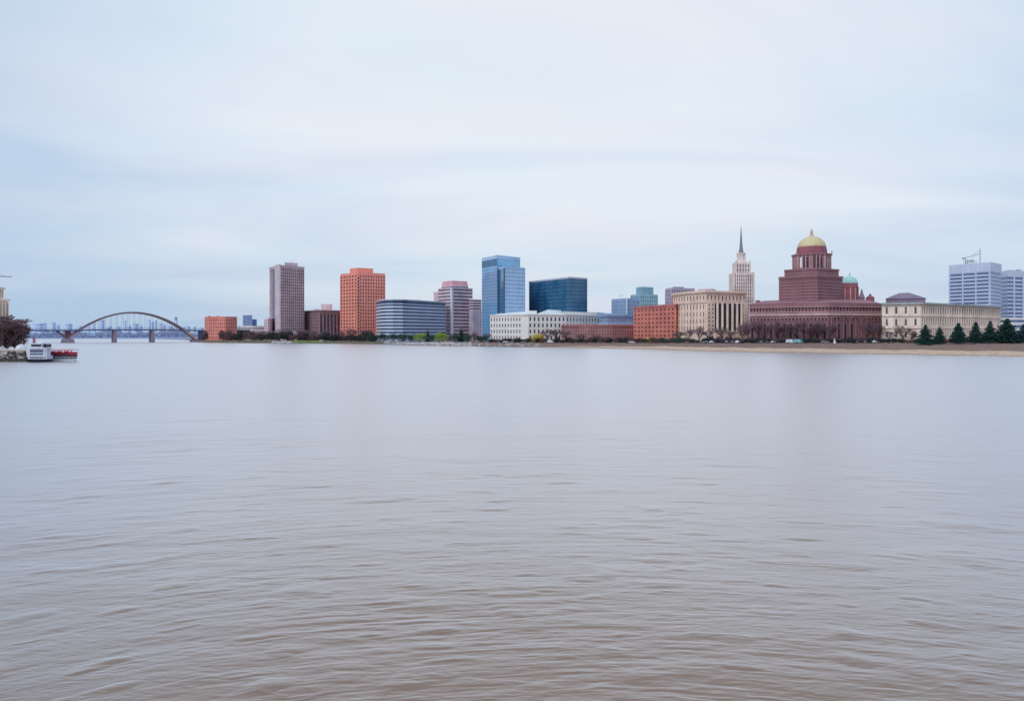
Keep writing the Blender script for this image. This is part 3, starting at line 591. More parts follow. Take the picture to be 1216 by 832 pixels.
g=MB(); g.lathe(cx_,cy_,[(10.6,z2-.5),(10.6,zd-1),(11.5,zd-.9),(11.5,zd)],8,math.pi/8); dr=b.part('drum', M['maroon'], g)
for k in range(8):
    t=math.pi/4*k-math.pi/2; nx,ny=math.cos(t),math.sin(t); ap=10.6*math.cos(math.pi/8)
    for a in (-2,0,2):
        g=MB(); g.obox((cx_+nx*ap,cy_+ny*ap),(-ny,nx),(nx,ny),a-.55,a+.55,-.02,.1,z2+1.2,zd-2.2); b.part('window', G['mar'] if (k,a)!=(7,-2) else M['whitepaint'], g, parent=dr)
    for a in (-3.6,-1,1,3.6):
        g=MB(); g.obox((cx_+nx*ap,cy_+ny*ap),(-ny,nx),(nx,ny),a-.22,a+.22,-.02,.5,z2,zd-1); b.part('pilaster', M['maroonl'], g, parent=dr)
for sx in (-1,1):
    g=MB(); g.lathe(cx_+sx*10.4,cy_-4,[(.6,zd),(.3,zd+.8),(.5,zd+1.2),(.1,zd+1.9)],8); b.part('roof_urn', M['maroonl'], g)
zr1=top(294,476)
g=MB(); g.lathe(cx_,cy_,[(8.9,zd-.2),(8.9,zd+.5),(8.65,zd+.6),(8.6,zd+2),(8.3,zr1-.6),(8.4,zr1-.5),(8.1,zr1)],32); b.part('dome_base', M['reddrum'], g, smooth=False)
hd=top(280.6,476)-zr1; g=MB(); g.lathe(cx_,cy_,[(7.9*math.cos(t)**1.05+.2, zr1+hd*math.sin(t)) for t in [i*1.53/12 for i in range(13)]],40)
dome=b.part('dome', M['gold'], g, smooth=True)
zt_=zr1+hd; g=MB(); g.lathe(cx_,cy_,[(1.5,zt_-.3),(1.2,zt_+.7),(.55,zt_+1.1),(1.0,zt_+1.8),(.6,zt_+2.3),(.8,zt_+3.0),(.3,zt_+3.5),(.45,zt_+3.9),(.15,zt_+4.3),(.05,top(270.8,476))],12); b.part('finial', M['goldm'], g, parent=dome)
# side green dome and pinnacles
cx2,cy2=X(1009,500),500; g=MB(); z0_=top(353,500); z1_=top(337,500)
g.lathe(cx2,cy2,[(4.9,z0_-10),(4.9,z1_-2.6),(5.2,z1_-2.5),(5.2,z1_-1.8),(4.8,z1_-1.7),(4.8,z1_)],20); d2=b.part('side_drum', M['reddrum'], g)
for k in range(10):
    t=math.pi*2*k/10; g=MB(); g.lathe(cx2+5.1*math.cos(t),cy2+5.1*math.sin(t),[(.4,z0_-2),(.35,z1_-2.6)],6); b.part('colonnette', M['maroonl'], g, parent=d2)
h2=top(328,500)-z1_; g=MB(); g.lathe(cx2,cy2,[(4.7*math.cos(t)+.15,z1_+h2*math.sin(t)) for t in [i*math.pi/2/8 for i in range(9)]],24); d3=b.part('side_dome', M['green'], g, smooth=True)
g=MB(); zz=z1_+h2; g.lathe(cx2,cy2,[(.7,zz-.3),(.3,zz+.7),(.6,zz+1.3),(.15,zz+2),(.05,top(321.8,500))],8); b.part('finial', M['green'], g, parent=d3)
for p,yt,w,mt in ((1023.3,342.5,1.9,'slate'),(1033.3,348,2.6,'reddrum')):
    g=MB(); D_=495; c=X(p,D_); g.lathe(c,D_,[(w,top(357,D_)-4),(w,top(354,D_)),(w*1.1,top(353.8,D_)),(w*.4,top((yt+353.5)/2,D_)),(w*.25,top(yt+2,D_)),(.05,top(yt,D_))],8); b.part('pinnacle', M[mt], g)
b.finish(M['maroon'])
# --- small greenish block between
b = Bld('pale_green_block', 'sliver of a pale greenish block between the domed and the tan buildings', 1046, 520)
zt=top(361,520); b.mb.prism(closed(P((1040,525),(1052,525)),12),0,zt); b.grid((X(1040,525),525),(X(1052,525),525),6,zt-1,3,5,.4,.5,G['beg']); b.finish(M['greenroof'])
# --- tan curved building right
b = Bld('tan_stone_building', 'pale tan stone building with a concave wing and purple hipped roof behind the conifers', 1093, 420)
pts = P((1047.5,424),(1093,415),(1112,428),(1132,440),(1152,452),(1170,466),(1187,484)); zt=top(361.2,415)
b.mb.prism(closed(pts, 40), 0, zt)
rows3=[(top(402,415),top(391.5,415)),(top(388,415),top(376.5,415)),(top(374,415),top(362.5,415))]
for k,(z0,z1) in enumerate(rows3):
    b.grid(pts[0],pts[1],z0,z1,4,1,.22,.66,G['beg'],rel=.3,belts=False)
    for i in range(1,6):
        L_=math.hypot(pts[i+1][0]-pts[i][0],pts[i+1][1]-pts[i][1]); b.grid(pts[i],pts[i+1],z0,z1,max(3,round(L_/2.7)),1,.5,.74,G['beg'],rel=.45,belts=False)
g=MB(); g.strip(pts, top(389.8,415), top(389,415), -.1, .7); g.strip(pts, top(375.4,415), top(374.6,415), -.1,.8); b.part('string_course', M['beige2'], g)
g=MB(); q=closed(offset(pts,1.6),41); g.prism(q, zt, zt+1.0); b.part('roof', M['greenroof'], g)
g=MB(); q=closed(P((1052,430),(1099,423)),18); g.prism(q, zt+1.0, top(354.3,425)); b.part('attic_storey', M['slate'], g)
q=closed(offset(P((1051,430),(1100,423)),.8),20); g=MB(); g.pyramid(q, top(354.3,425), [(X(1070,438),440,top(347,432)),(X(1083,434),437,top(347,432))]); b.part('hipped_roof', M['slate'], g)
b.finish(M['beige2'])
# --- white office towers
b = Bld('white_office_tower', 'white banded office tower with letters and a crane on its roof, right side', 1175, 535)
pts=P((1127.3,556),(1175.5,530),(1188.5,548)); zt=top(311.2,530); b.mb.prism(closed(pts,24),0,zt-.2)
zb1=top(322,530); b.bands(pts, 6, zb1, 18, .5, G['off'], rel=.3)
g=MB(); g.strip(pts, zb1, zt, -.1,.5); b.part('fascia', M['officef'], g)
for t in (0.0,.335,.66,.985):
    g=MB(); a=(pts[0][0]+(pts[1][0]-pts[0][0])*t, pts[0][1]+(pts[1][1]-pts[0][1])*t); L_=math.hypot(pts[1][0]-pts[0][0],pts[1][1]-pts[0][1]); u=((pts[1][0]-pts[0][0])/L_,(pts[1][1]-pts[0][1])/L_)
    g.obox(a,u,(u[1],-u[0]),0,.9,-.1,.6,3,zb1-.01); b.part('pier', M['officew'], g)
b.finish(M['officew'])
def text_part(txt, name, size, loc, rz, m, parent, ext=.12):
    cu=bpy.data.curves.new(name,'FONT'); cu.body=txt; cu.size=size; cu.extrude=ext
    t=bpy.data.objects.new(name,cu); col.objects.link(t); bpy.context.view_layer.update()
    me=bpy.data.meshes.new_from_object(t.evaluated_get(bpy.context.evaluated_depsgraph_get())); bpy.data.objects.remove(t)
    me.materials.clear(); me.materials.append(m)
    o=bpy.data.objects.new(name,me); col.objects.link(o); o.rotation_euler=(math.pi/2,0,rz); o.parent=parent; o.location=Vector(loc)-parent_loc(parent); return o
sg=thing('rooftop_sign','dark rooftop letters standing on the white office tower','sign',(X(1148,546),547,zt))
rz_=math.atan2(pts[1][1]-pts[0][1],pts[1][0]-pts[0][0])
text_part('ENV','letters',3.3,(X(1146.3,546),546.5,zt+.6),rz_,M['dark'],sg); text_part('ers','letters',2.4,(X(1155,542),542,zt+.6),rz_,M['steel'],sg)
g=MB(); g.box(X(1146,546),X(1162,541),545.6,546,zt-.2,zt+.4); g.build('frame', M['steel'], sg)
cr_=thing('tower_crane','thin grey crane with slanting jib on the white office tower roof','crane',(X(1164,545),545,zt))
g=MB(); xm=X(1163.8,545); xj=X(1142,550)
g.tube([(xm,545,zt-.2),(xm,545,top(295.5,545))],.32,4); g.build('mast', M['steel'], cr_)
g=MB(); g.tube([(xm,545,top(301,545)),((xm+xj)/2,547,top(304.5,547)),(xj,549,top(306.5,549))],.2,4); g.tube([(xm,545,top(297,545)),((xm+xj)/2,547,top(303.5,547))],.1,4); g.build('jib', M['steel'], cr_)
g=MB(); g.tube([(xj+1,549,top(306.6,549)),(xj+1,549,zt)],.16,4); g.box(xj-.3,xj+2,548.5,549.5,top(307.6,549),top(306.2,549)); g.build('hoist', M['steel'], cr_)
b = Bld('white_office_tower', 'second white banded office block cut by the right edge of the photo', 1205, 575)
pts=P((1187,590),(1197,575),(1236,590)); zt=top(321,575); b.mb.prism(closed(pts,22),0,zt-.2)
b.bands(pts,8,zt-4.2,15,.5,G['off'],rel=.3)
g=MB(); g.strip(pts, zt-4.2, zt,-.1,.5); b.part('fascia', M['officef'], g)
for t in (.15,.42,.66,.92):
    g=MB(); a=(pts[1][0]+(pts[2][0]-pts[1][0])*t, pts[1][1]+(pts[2][1]-pts[1][1])*t); g.obox(a,(1,0),(0,-1),0,1.0,-.3,.8,3,zt-4.3); b.part('pier', M['officew'], g)
g=MB(); g.prism(closed(P((1196,585),(1204,585)),8),zt,zt+1); g.prism(closed(P((1206,585),(1213,585)),8),zt,zt+1.4); b.part('rooftop_plant', M['steel'], g)
b.finish(M['officew'])
b = Bld('low_white_building', 'low white and grey building with blue windows between conifers and office towers', 1200, 500)
pts=P((1184,505),(1204,498),(1240,510)); zt=top(377,498); b.mb.prism(closed(pts,18),0,zt); b.bands(pts,5,zt-.5,4,.45,G['off'],rel=.25); b.finish(M['concrete'])
# --- far left buildings of right bank
b = Bld('orange_brick_warehouse', 'long orange brick block with small windows just right of the arch bridge', 260, 780)
pts=P((243.3,800),(248,782),(268,778),(281.3,790)); zt=top(376.3,778); b.mb.prism(closed(pts,25),0,zt)
for i,(cn) in enumerate((2,8,5)): b.grid(pts[i],pts[i+1],3,zt-1.5,cn,6,.42,.5,G['brk'],rel=.3)
g=MB(); g.strip(pts,zt-.4,zt+.4,-.1,.5); b.part('cornice', M['orange3'], g)
for p in (249,259): 
    g=MB(); g.prism(closed(P((p-2,790),(p+2,790)),4),zt,zt+1.4); b.part('penthouse', M['orange3'], g)
b.finish(M['orange3'])
b = Bld('navy_office_tower', 'hazy dark blue tower of two heights far behind the orange brick block', 295, 1100)
b.mb.prism(closed(P((288.5,1110),(299.5,1100)),15),0,top(374.2,1100)); zt=top(379,1105); b.mb.prism(closed(P((299.6,1104),(305,1106)),14),0,zt)
b.bands(P((288.5,1110),(299.5,1100)),14,top(375,1100),9,.5,G['hz'],rel=.2); b.finish(M['navy'])
b = Bld('white_low_rise', 'wide low white building with dark window dots below the hazy dark blue tower', 297, 830)
pts=P((279,835),(300,825),(314,832)); zt=top(386.8,825); b.mb.prism(closed(pts,15),0,zt); b.grid(pts[0],pts[1],4,zt-.6,12,3,.5,.5,G['dk']); b.grid(pts[1],pts[2],4,zt-.6,8,3,.5,.5,G['dk']); b.finish(M['concrete'])
for (p0,p1,yt,D_,lb,mm_) in ((316,341,395.6,772,'low pale pink pavilion behind the bushes below the taupe tower','pinkb'),(343,353,394.6,776,'small greyish pavilion at the right foot of the taupe tower','greyp'),(284,300,397.5,775,'small white shed by the trees below the orange brick block','concrete')):
    b=Bld('riverside_pavilion', lb, (p0+p1)/2, D_); zt=top(yt,D_); q=P((p0,D_),(p1,D_)); b.mb.prism(closed(q,8),0,zt); b.grid(q[0],q[1],3.6,zt-.4,5,1,.5,.6,G['dk'],rel=.2)
    g=MB(); g.pyramid(closed(offset(q,.6),9),zt,[(X(p0+3,D_),D_+4,zt+1.4),(X(p1-3,D_),D_+4,zt+1.4)]); b.part('roof', M['roofgrey'], g); b.finish(M[mm_])
# --- left edge stone tower
b = Bld('stone_tower', 'tan stone tower of stepped tiers at the left edge, above bare trees', -8, 336, cat='tower')
D_=330; s_=D_/F; cx_=X(-15,D_+5); cy_=D_+5; w=30*s_; zA=top(354,D_); zB=top(340,D_); zC=top(328,D_)
f=lambda w:((cx_-w/2,cy_-w/2),(cx_+w/2,cy_-w/2)); fr=lambda w:((cx_+w/2,cy_-w/2),(cx_+w/2,cy_+w/2))
b.mb.prism(sq(cx_,cy_,w,w),0,zA); b.grid(*f(w),5,zA-1.5,5,1,.4,.93,G['beg'],rel=.5,belts=False); b.grid(*fr(w),5,zA-1.5,5,1,.4,.93,G['beg'],rel=.5,belts=False)
w1=23*s_; b.mb.prism(sq(cx_,cy_,w1,w1),zA-.3,zB); b.grid(*f(w1),zA+.3,zB-1,5,1,.4,.8,G['beg'],rel=.3); b.grid(*fr(w1),zA+.3,zB-1,5,1,.4,.8,G['beg'],rel=.3)
for (ww,zz,nm) in ((w,zA,'cornice'),(w1,zB,'cornice')):
    g=MB(); g.prism(sq(cx_,cy_,ww+1.4,ww+1.4),zz-.9,zz+.05); b.part(nm, M['beige2'], g)
g=MB(); g.lathe(cx_+.6,cy_,[(3.3,zB),(3.2,zB+1.4),(2.7,zB+1.6),(2.7,zC-.4),(3.0,zC-.3),(3.0,zC),(1.6,zC+1.6),(.2,zC+2.6)],12); b.part('lantern', M['hazeb2'], g)
b.finish(M['beige'])
cr_=thing('tower_crane','grey crane with a level jib over the stone tower at the left edge','crane',(X(-6,352),352,0))
g=MB(); g.tube([(X(-6,352),352,0),(X(-6,352),352,top(325,352))],.4,4); g.build('mast', M['steel'], cr_)
g=MB(); g.tube([(X(-22,352),352,top(327.5,352)),(X(14,352),352,top(328.6,352))],.22,4); g.tube([(X(-6,352),352,top(325.2,352)),(X(9,352),352,top(328.2,352))],.09,4); g.build('jib', M['steel'], cr_)
# ------------------------------------------------------------------ bridge
L0=Vector((X(81,740),740,0)); R0=Vector((X(234,800),800,0)); ch=(R0-L0); Lc=ch.length; u=ch.normalized(); nb=Vector((-u.y,u.x,0))
br=thing('arch_bridge','long mauve steel arch bridge spanning the river at the left','bridge',(L0.x,L0.y,0))
zdk=lambda t: 12.0+.6*math.sin(max(0,min(1,t))*math.pi)
zL,zR,rise=top(401.5,740),top(403.6,800),26.5
def az(t): return zL+(zR-zL)*t + rise*4*t*(1-t)*.965
for k,(offn,mm_) in enumerate(((0,'arch'),(13,'arch'))):
    g=MB(); n=40
    for i in range(n):
        t0,t1=i/n,(i+1)/n
        def q(t): p=L0+u*(Lc*t)+nb*offn; return p
        for (t) in (t0,):
            a=q(t0); c=q(t1); hw=.8; th0=2.3-.8*math.sin(t0*math.pi); th1=2.3-.8*math.sin(t1*math.pi)
            vs=[]
            for p,tt_,th_ in ((a,t0,th0),(c,t1,th1)):
                z=az(tt_); vs+=[(p.x-nb.x*hw,p.y-nb.y*hw,z-th_/2),(p.x+nb.x*hw,p.y+nb.y*hw,z-th_/2),(p.x+nb.x*hw,p.y+nb.y*hw,z+th_/2),(p.x-nb.x*hw,p.y-nb.y*hw,z+th_/2)]
            g.add(vs,[(0,4,7,3),(3,7,6,2),(2,6,5,1),(1,5,4,0)])
    g.build('arch_rib', M['arch'], br)
    for i in range(1,22):
        t=i/22
        if az(t)>zdk(t)+2:
            g=MB(); p=L0+u*(Lc*t)+nb*offn; g.tube([(p.x,p.y,zdk(t)),(p.x,p.y,az(t)-.6)],.09,4); g.build('hanger', M['arch'], br)
for t in (.2,.3,.4,.5,.6,.7,.8,.88,.94):
    g=MB(); p=L0+u*(Lc*t); q=p+nb*13; g.tube([(p.x,p.y,az(t)),(q.x,q.y,az(t))],.35,5); g.build('cross_brace', M['arch'], br)
T=[i/10 for i in range(-22,23)]
g=MB(); 
for a,c in zip(T[:-1],T[1:]):
    p=L0+u*(Lc*a); q=L0+u*(Lc*c); vs=[]
    for r_,tt_ in ((p,a),(q,c)):
        z=zdk(tt_); vs+=[tuple(r_-nb*1.5+Vector((0,0,z-1.3))),tuple(r_+nb*14.5+Vector((0,0,z-1.3))),tuple(r_+nb*14.5+Vector((0,0,z))),tuple(r_-nb*1.5+Vector((0,0,z)))]
    g.add(vs,[(0,4,7,3),(3,7,6,2),(2,6,5,1),(1,5,4,0)])
g.build('deck', M['deck'], br)
for s_,nn in ((-1.6,'railing'),(14.6,'railing')):
    g=MB(); g.tube([L0+u*(Lc*a)+nb*s_+Vector((0,0,zdk(a)+1.1)) for a in T],.09,4)
    for i in range(-88,89):
        p=L0+u*(Lc*i/40)+nb*s_; g.tube([(p.x,p.y,zdk(i/40)-.1),(p.x,p.y,zdk(i/40)+1.1)],.06,3)
    g.build(nn, M['deck'], br)
def bpier(t,w,wt,zt,mm_='pier',name='pier'):
    p=L0+u*(Lc*t)+nb*6.5; g=MB(); vs=[]
    for z,ww,dd_ in ((-3,w,9),(zt*.35,(w+wt)/2,8.5),(zt,wt,8)):
        for sx,sy in ((-1,-1),(1,-1),(1,1),(-1,1)): vs.append(tuple(p+u*(ww*sx)+nb*(dd_*sy)+Vector((0,0,z))))
    g.add(vs,[(i,(i+1)%4,(i+1)%4+4,i+4) for i in range(4)]+[(i+4,(i+1)%4+4,(i+1)%4+8,i+8) for i in range(4)]+[(8,9,10,11)])
    g.build(name, M[mm_], br)
bpier(0,6,4.3,zL-.6); bpier(.345,1.6,1.4,zdk(.3)-1.2); bpier(.64,1.6,1.4,zdk(.6)-1.2); bpier(1.0,5,3.5,zR+.2); bpier(-.55,2,1.8,10.7); bpier(-1.1,2,1.8,10.7); bpier(1.5,2,1.8,10.7);
for offn in (0,13):
    g=MB(); a=L0+nb*offn; p=a+Vector((0,0,zL-.5)); q=a-u*9+Vector((0,0,11)); g.tube([p,q],.9,6); g.build('strut', M['arch'], br)
    g=MB(); p=a+u*1.2+Vector((0,0,zL-.3)); q=a+u*11+Vector((0,0,az(11/Lc)+.1)); g.tube([p,q],.95,6); g.build('strut', M['archl'], br, 'pale pinkish leg of the arch above the stone pier')
    g=MB(); p=L0+u*(Lc*.885)+nb*(offn-.75)+Vector((0,0,az(.885))); q=L0+u*(Lc*.995)+nb*(offn-.75)+Vector((0,0,az(.995)+.2)); g.tube([p,q],.9,6); g.build('strut', M['archl'], br, 'pale pinkish foot of the arch by the shore')
g=MB(); p=L0+nb*1; g.prism([tuple((p-u*2.2)[:2]),tuple((p+u*2.2)[:2]),tuple((p+u*2.2+nb*9)[:2]),tuple((p-u*2.2+nb*9)[:2])],zL-.7,10.7); g.build('pier_shaft', mat('red_brown_pier',(122,74,84)), br)
# street lamps on the deck (part of the bridge)
for i in range(-8,20):
    g=MB(); p=L0+u*(Lc*i/11)-nb*1.3; z=zdk(i/11); g.tube([(p.x,p.y,z),(p.x,p.y,z+4.5),(p.x+.2,p.y+1.0,z+4.9)],.08,4); g.build('lamp_post', M['deck'], br)
# abutment on the right
g=MB(); p=L0+u*(Lc*1.03)+nb*6.5; q=L0+u*(Lc*1.5)+nb*6.5
vs=[]; 
for pp,w_ in ((p,8),(q,8)):
    for sx in (-1,1):
        for z in (0,11.2): vs.append(tuple(pp+nb*(w_*sx)+Vector((0,0,z))))
g.add(vs,[(0,1,5,4),(2,3,7,6),(1,3,7,5),(0,2,3,1),(4,5,7,6)]); g.build('abutment', M['deck'], br)
# ------------------------------------------------------------------ lattice observation tower and the hazy far skyline
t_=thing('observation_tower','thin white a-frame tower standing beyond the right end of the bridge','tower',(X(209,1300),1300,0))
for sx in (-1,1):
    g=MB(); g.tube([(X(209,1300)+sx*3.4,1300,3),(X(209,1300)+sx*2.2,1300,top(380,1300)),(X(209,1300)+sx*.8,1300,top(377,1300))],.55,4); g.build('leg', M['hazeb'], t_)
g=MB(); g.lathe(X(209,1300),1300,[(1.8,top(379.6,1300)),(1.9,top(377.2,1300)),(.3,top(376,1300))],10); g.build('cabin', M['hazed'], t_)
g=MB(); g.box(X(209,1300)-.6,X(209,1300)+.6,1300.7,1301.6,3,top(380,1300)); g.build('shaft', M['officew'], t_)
ordn=['first','second','third','fourth','fifth','sixth','seventh','eighth','ninth','tenth','eleventh','twelfth','thirteenth','fourteenth','fifteenth','sixteenth','seventeenth','eighteenth','nineteenth','twentieth','twenty-first','twenty-second','twenty-third','twenty-fourth','twenty-fifth','twenty-sixth','twenty-seventh','twenty-eighth','twenty-ninth','thirtieth']
far=[(30,37,388),(38.5,56,383.8),(47,54,383.2),(61,66,383),(66,71,386),(78,86,384.5),(93,98,387.5),(104,107,385),(111,113.5,382),(118.5,124,380),(128,133,387),(139,143,388),(147.5,150,381),(150.5,156,387),(158,164.5,384.5),(166,169,387),(176,178.6,380),(179,183,382.5),(183.5,186.5,380.8),(189,193,384),(193.5,197,386),(200,205,387.5),(213,221,388.5),(222,226,387.5),(229,233,388),(236,242,389)]
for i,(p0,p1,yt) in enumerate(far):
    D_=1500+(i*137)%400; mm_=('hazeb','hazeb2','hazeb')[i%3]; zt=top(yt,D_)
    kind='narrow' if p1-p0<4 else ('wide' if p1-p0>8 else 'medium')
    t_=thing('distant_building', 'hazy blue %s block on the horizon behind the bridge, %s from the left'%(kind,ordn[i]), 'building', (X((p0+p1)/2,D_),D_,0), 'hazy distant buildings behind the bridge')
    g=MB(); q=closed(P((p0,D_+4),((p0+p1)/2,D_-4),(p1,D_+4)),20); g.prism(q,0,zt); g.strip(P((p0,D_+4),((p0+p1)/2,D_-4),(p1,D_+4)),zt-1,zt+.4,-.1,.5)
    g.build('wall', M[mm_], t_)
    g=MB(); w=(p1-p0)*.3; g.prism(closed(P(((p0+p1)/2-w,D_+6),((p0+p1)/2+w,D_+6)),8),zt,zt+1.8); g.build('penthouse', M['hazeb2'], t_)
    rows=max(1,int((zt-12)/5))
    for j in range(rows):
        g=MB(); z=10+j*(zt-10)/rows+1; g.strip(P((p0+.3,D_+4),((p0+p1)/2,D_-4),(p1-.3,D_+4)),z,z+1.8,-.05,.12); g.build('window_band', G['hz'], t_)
# low houses at the far water's edge under the deck
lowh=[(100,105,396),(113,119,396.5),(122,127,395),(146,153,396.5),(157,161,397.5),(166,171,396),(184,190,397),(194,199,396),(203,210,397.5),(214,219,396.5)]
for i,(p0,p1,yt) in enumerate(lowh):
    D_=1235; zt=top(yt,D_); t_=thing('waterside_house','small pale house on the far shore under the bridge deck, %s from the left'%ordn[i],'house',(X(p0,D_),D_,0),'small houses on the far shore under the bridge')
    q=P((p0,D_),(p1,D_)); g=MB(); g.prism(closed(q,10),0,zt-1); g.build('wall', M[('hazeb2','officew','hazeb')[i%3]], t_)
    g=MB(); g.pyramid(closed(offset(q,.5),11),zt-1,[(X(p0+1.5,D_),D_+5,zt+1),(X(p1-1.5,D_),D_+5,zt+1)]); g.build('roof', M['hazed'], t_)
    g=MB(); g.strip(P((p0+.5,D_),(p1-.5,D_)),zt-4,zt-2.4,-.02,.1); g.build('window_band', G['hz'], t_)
# ------------------------------------------------------------------ vegetation meshes (numpy)
def quads(cent, size, name, m, flat=.0, aspect=1.0, r=rng):
    n=len(cent); d1=r.normal(size=(n,3)); d1/=np.linalg.norm(d1,axis=1)[:,None]; d2=r.normal(size=(n,3)); d2-= (d1*d2).sum(1)[:,None]*d1; d2/=np.linalg.norm(d2,axis=1)[:,None]
    s=(size*r.uniform(.6,1.3,n))[:,None]; a=d1*s; b_=d2*s*aspect
    v=np.stack([cent-a-b_*.4, cent-a*.1-b_, cent+a, cent+a*.1+b_],1).reshape(-1,3)
    me=bpy.data.meshes.new(name); me.from_pydata(v.tolist(),[],np.arange(4*n).reshape(-1,4).tolist()); me.materials.append(m); return me
def crown_mesh(w, h, n, size, m, seed, lumps=9):
    r=np.random.default_rng(seed); cs=[]; 
    L_=[(r.uniform(-.5,.5)*w, r.uniform(-.4,.4)*w, h*r.uniform(.3,.8), r.uniform(.2,.38)*w) for _ in range(lumps)]
    for cx,cy,cz,rad in L_:
        k=n//lumps; d=r.normal(size=(k,3)); d/=np.linalg.norm(d,axis=1)[:,None]; q=d*(rad*r.uniform(.55,1.1,k)**.5)[:,None]; q[:,2]*=h/w*1.1; q+=[cx,cy,cz]; cs.append(q)
    c=np.concatenate(cs); c=c[c[:,2]>.1]; return quads(c,size,'crown',m,r=r)
def bare_tree(h, w, seed, m_twig, m_bark, dens=1.0):
    r=random.Random(seed); tb=MB(); tw=[]
    def grow(p, d, l, rad, lev):
        q=p+d*l
        if lev<=2: tb.tube([p,(p+q)/2+Vector((r.uniform(-.05,.05)*l,r.uniform(-.05,.05)*l,0)),q],[rad,rad*.85,rad*.7],5)
        else: tw.append((p,q,rad))
        if lev>=6: return
        k=(6 if lev==0 else r.choice((3,4,4)))
        if lev>=4: k=3
        if dens>1 and lev>=3: k+=1
        for i in range(k):
            a=r.uniform(0,2*math.pi); sp=r.uniform(.45,.95) if lev<3 else r.uniform(.4,1.2)
            nd=(d+Vector((math.cos(a),math.sin(a),r.uniform(-.1,.3)))*sp).normalized()
            grow(p+d*l*r.uniform(.6,1.0), nd, l*r.uniform(.55,.78), rad*.62, lev+1)
    grow(Vector((0,0,-.3)), Vector((0,0,1)), h*(.27 if dens<=1 else .17), h*.018, 0)
    # twigs as thin crossed blades
    vs=[];fs=[]
    for p,q,rad in tw:
        d=(q-p); a=d.cross(Vector((r.uniform(-1,1),r.uniform(-1,1),r.uniform(-1,1)))).normalized()*max(rad*.8,.016)*1.2
        o=len(vs); vs+=[p-a,p+a,q+a*.4,q-a*.4]; fs.append((o,o+1,o+2,o+3))
    me=bpy.data.meshes.new('crown'); me.from_pydata([tuple(v) for v in vs],[],fs); me.materials.append(m_twig)
    zs=[v.z for v in vs]; xs=[v.x for v in vs]; kz=h/max(zs); kx=w/(max(xs)-min(xs))
    for v in me.vertices: v.co=(v.co.x*kx,v.co.y*kx,v.co.z*kz)
    t=bpy.data.meshes.new('trunk'); t.from_pydata([(v[0]*kx,v[1]*kx,v[2]*kz) for v in tb.v],[],tb.f); t.materials.append(m_bark)
    return t, me
def conifer(h, w, seed, m_leaf, m_bark):
    r=np.random.default_rng(seed); tb=MB(); tb.tube([(0,0,-.3),(0,0,h*.5),(0,0,h*.97)],[h*.022,h*.014,.02],6); cs=[]
    z=.06*h
    while z<h*.97:
        f=1-z/h; R_=w/2*(f**.85)*r.uniform(.62,1.18); nb_=int(9+8*f); a0=r.uniform(0,6)
        for k in range(nb_):
            a=a0+2*math.pi*k/nb_+r.uniform(-.2,.2); rr=R_*r.uniform(.7,1.15); n=max(8,int(rr*19))
            t=r.uniform(.1,1,n); x=t*rr; sp=(1-t)*.35+.1
            q=np.stack([x*math.cos(a)+r.normal(0,1,n)*sp*.45, x*math.sin(a)+r.normal(0,1,n)*sp*.45, z+ x*.12 - x*x*.10/max(rr,.3)+ r.normal(0,.07,n)],1); cs.append(q)
            tb.tube([(0,0,z),(rr*.8*math.cos(a),rr*.8*math.sin(a),z+rr*.05)],[.04,.01],3)
        z+=h*.045*r.uniform(.8,1.2)
    c=np.concatenate(cs); me=quads(c,.24,'crown',m_leaf,aspect=.5,r=r)
    t=bpy.data.meshes.new('trunk'); t.from_pydata(tb.v,[],tb.f); t.materials.append(m_bark); return t, me
LF=dict(mauve=leaf('mauve_twig_mass',(104,84,88),var=.35,scale=1.5), con=leaf('dark_conifer_needles',(34,60,58)), con2=leaf('blue_green_needles',(40,58,70)), bush=leaf('dark_bush_leaves',(50,54,54)), hedge=leaf('green_bush_leaves',(50,70,62)), lime=leaf('yellow_green_leaves',(118,134,58)), brn=leaf('brown_scrub',(88,68,72)),
        far=leaf('hazy_blue_woods',(132,140,160),var=.12,scale=.08), grass=leaf('bank_grass',(106,110,92),scale=.4), yel=leaf('yellow_leaves',(168,150,54)))  # far: leaf colour paled to blue grey to carry the distance haze
def link(me, name, parent, loc=(0,0,0), sc=(1,1,1), rz=0, m=None):
    o=bpy.data.objects.new(name, me); col.objects.link(o)
    if parent: o.parent=parent
    o.location=loc; o.scale=sc; o.rotation_euler=(0,0,rz)
    if m: o.material_slots[0].link='OBJECT'; o.material_slots[0].material=m
    return o
def plant(name, label, cat, px, D, meshes, sc=(1,1,1), group=None, rz=0, m=None, z=None):
    lean = (.05*math.sin(px*1.7), .05*math.sin(px*2.9))
    t=thing(name,label,cat,(X(px,D),D,ground_z(px,D)-.05 if z is None else z),group); t.rotation_euler=(lean[0],lean[1],rz); t.scale=(sc[0]*(1+.12*math.sin(px*.9)),sc[1],sc[2])
    for nm,me in meshes: link(me,nm,t,m=m if nm=='crown' else None)
    return t
TR=[bare_tree(10,9,s,M['twig'],M['bark']) for s in (1,2,3,4)]
TRD=[bare_tree(10,9,s,M['twigd'],M['bark'],dens=2) for s in (11,12,13)]
CO=[conifer(9,8,s,LF['con'],M['bark']) for s in (1,2,3,7,9)]
BU=[crown_mesh(5,2.6,1300,.2,LF['bush'],s) for s in (1,2,3)]
SH=[crown_mesh(6,5,2200,.17,LF['hedge'],s) for s in (4,5)]
def stem(h):
    g=MB()
    for k in range(4): a=k*1.7; g.tube([(0,0,-.2),(.25*h*math.cos(a),.25*h*math.sin(a),h*.6)],[.09,.03],4)
    me=bpy.data.meshes.new('trunk'); me.from_pydata(g.v,[],g.f); me.materials.append(M['bark']); return me
ST1=stem(2.2); ST2=stem(4.0)
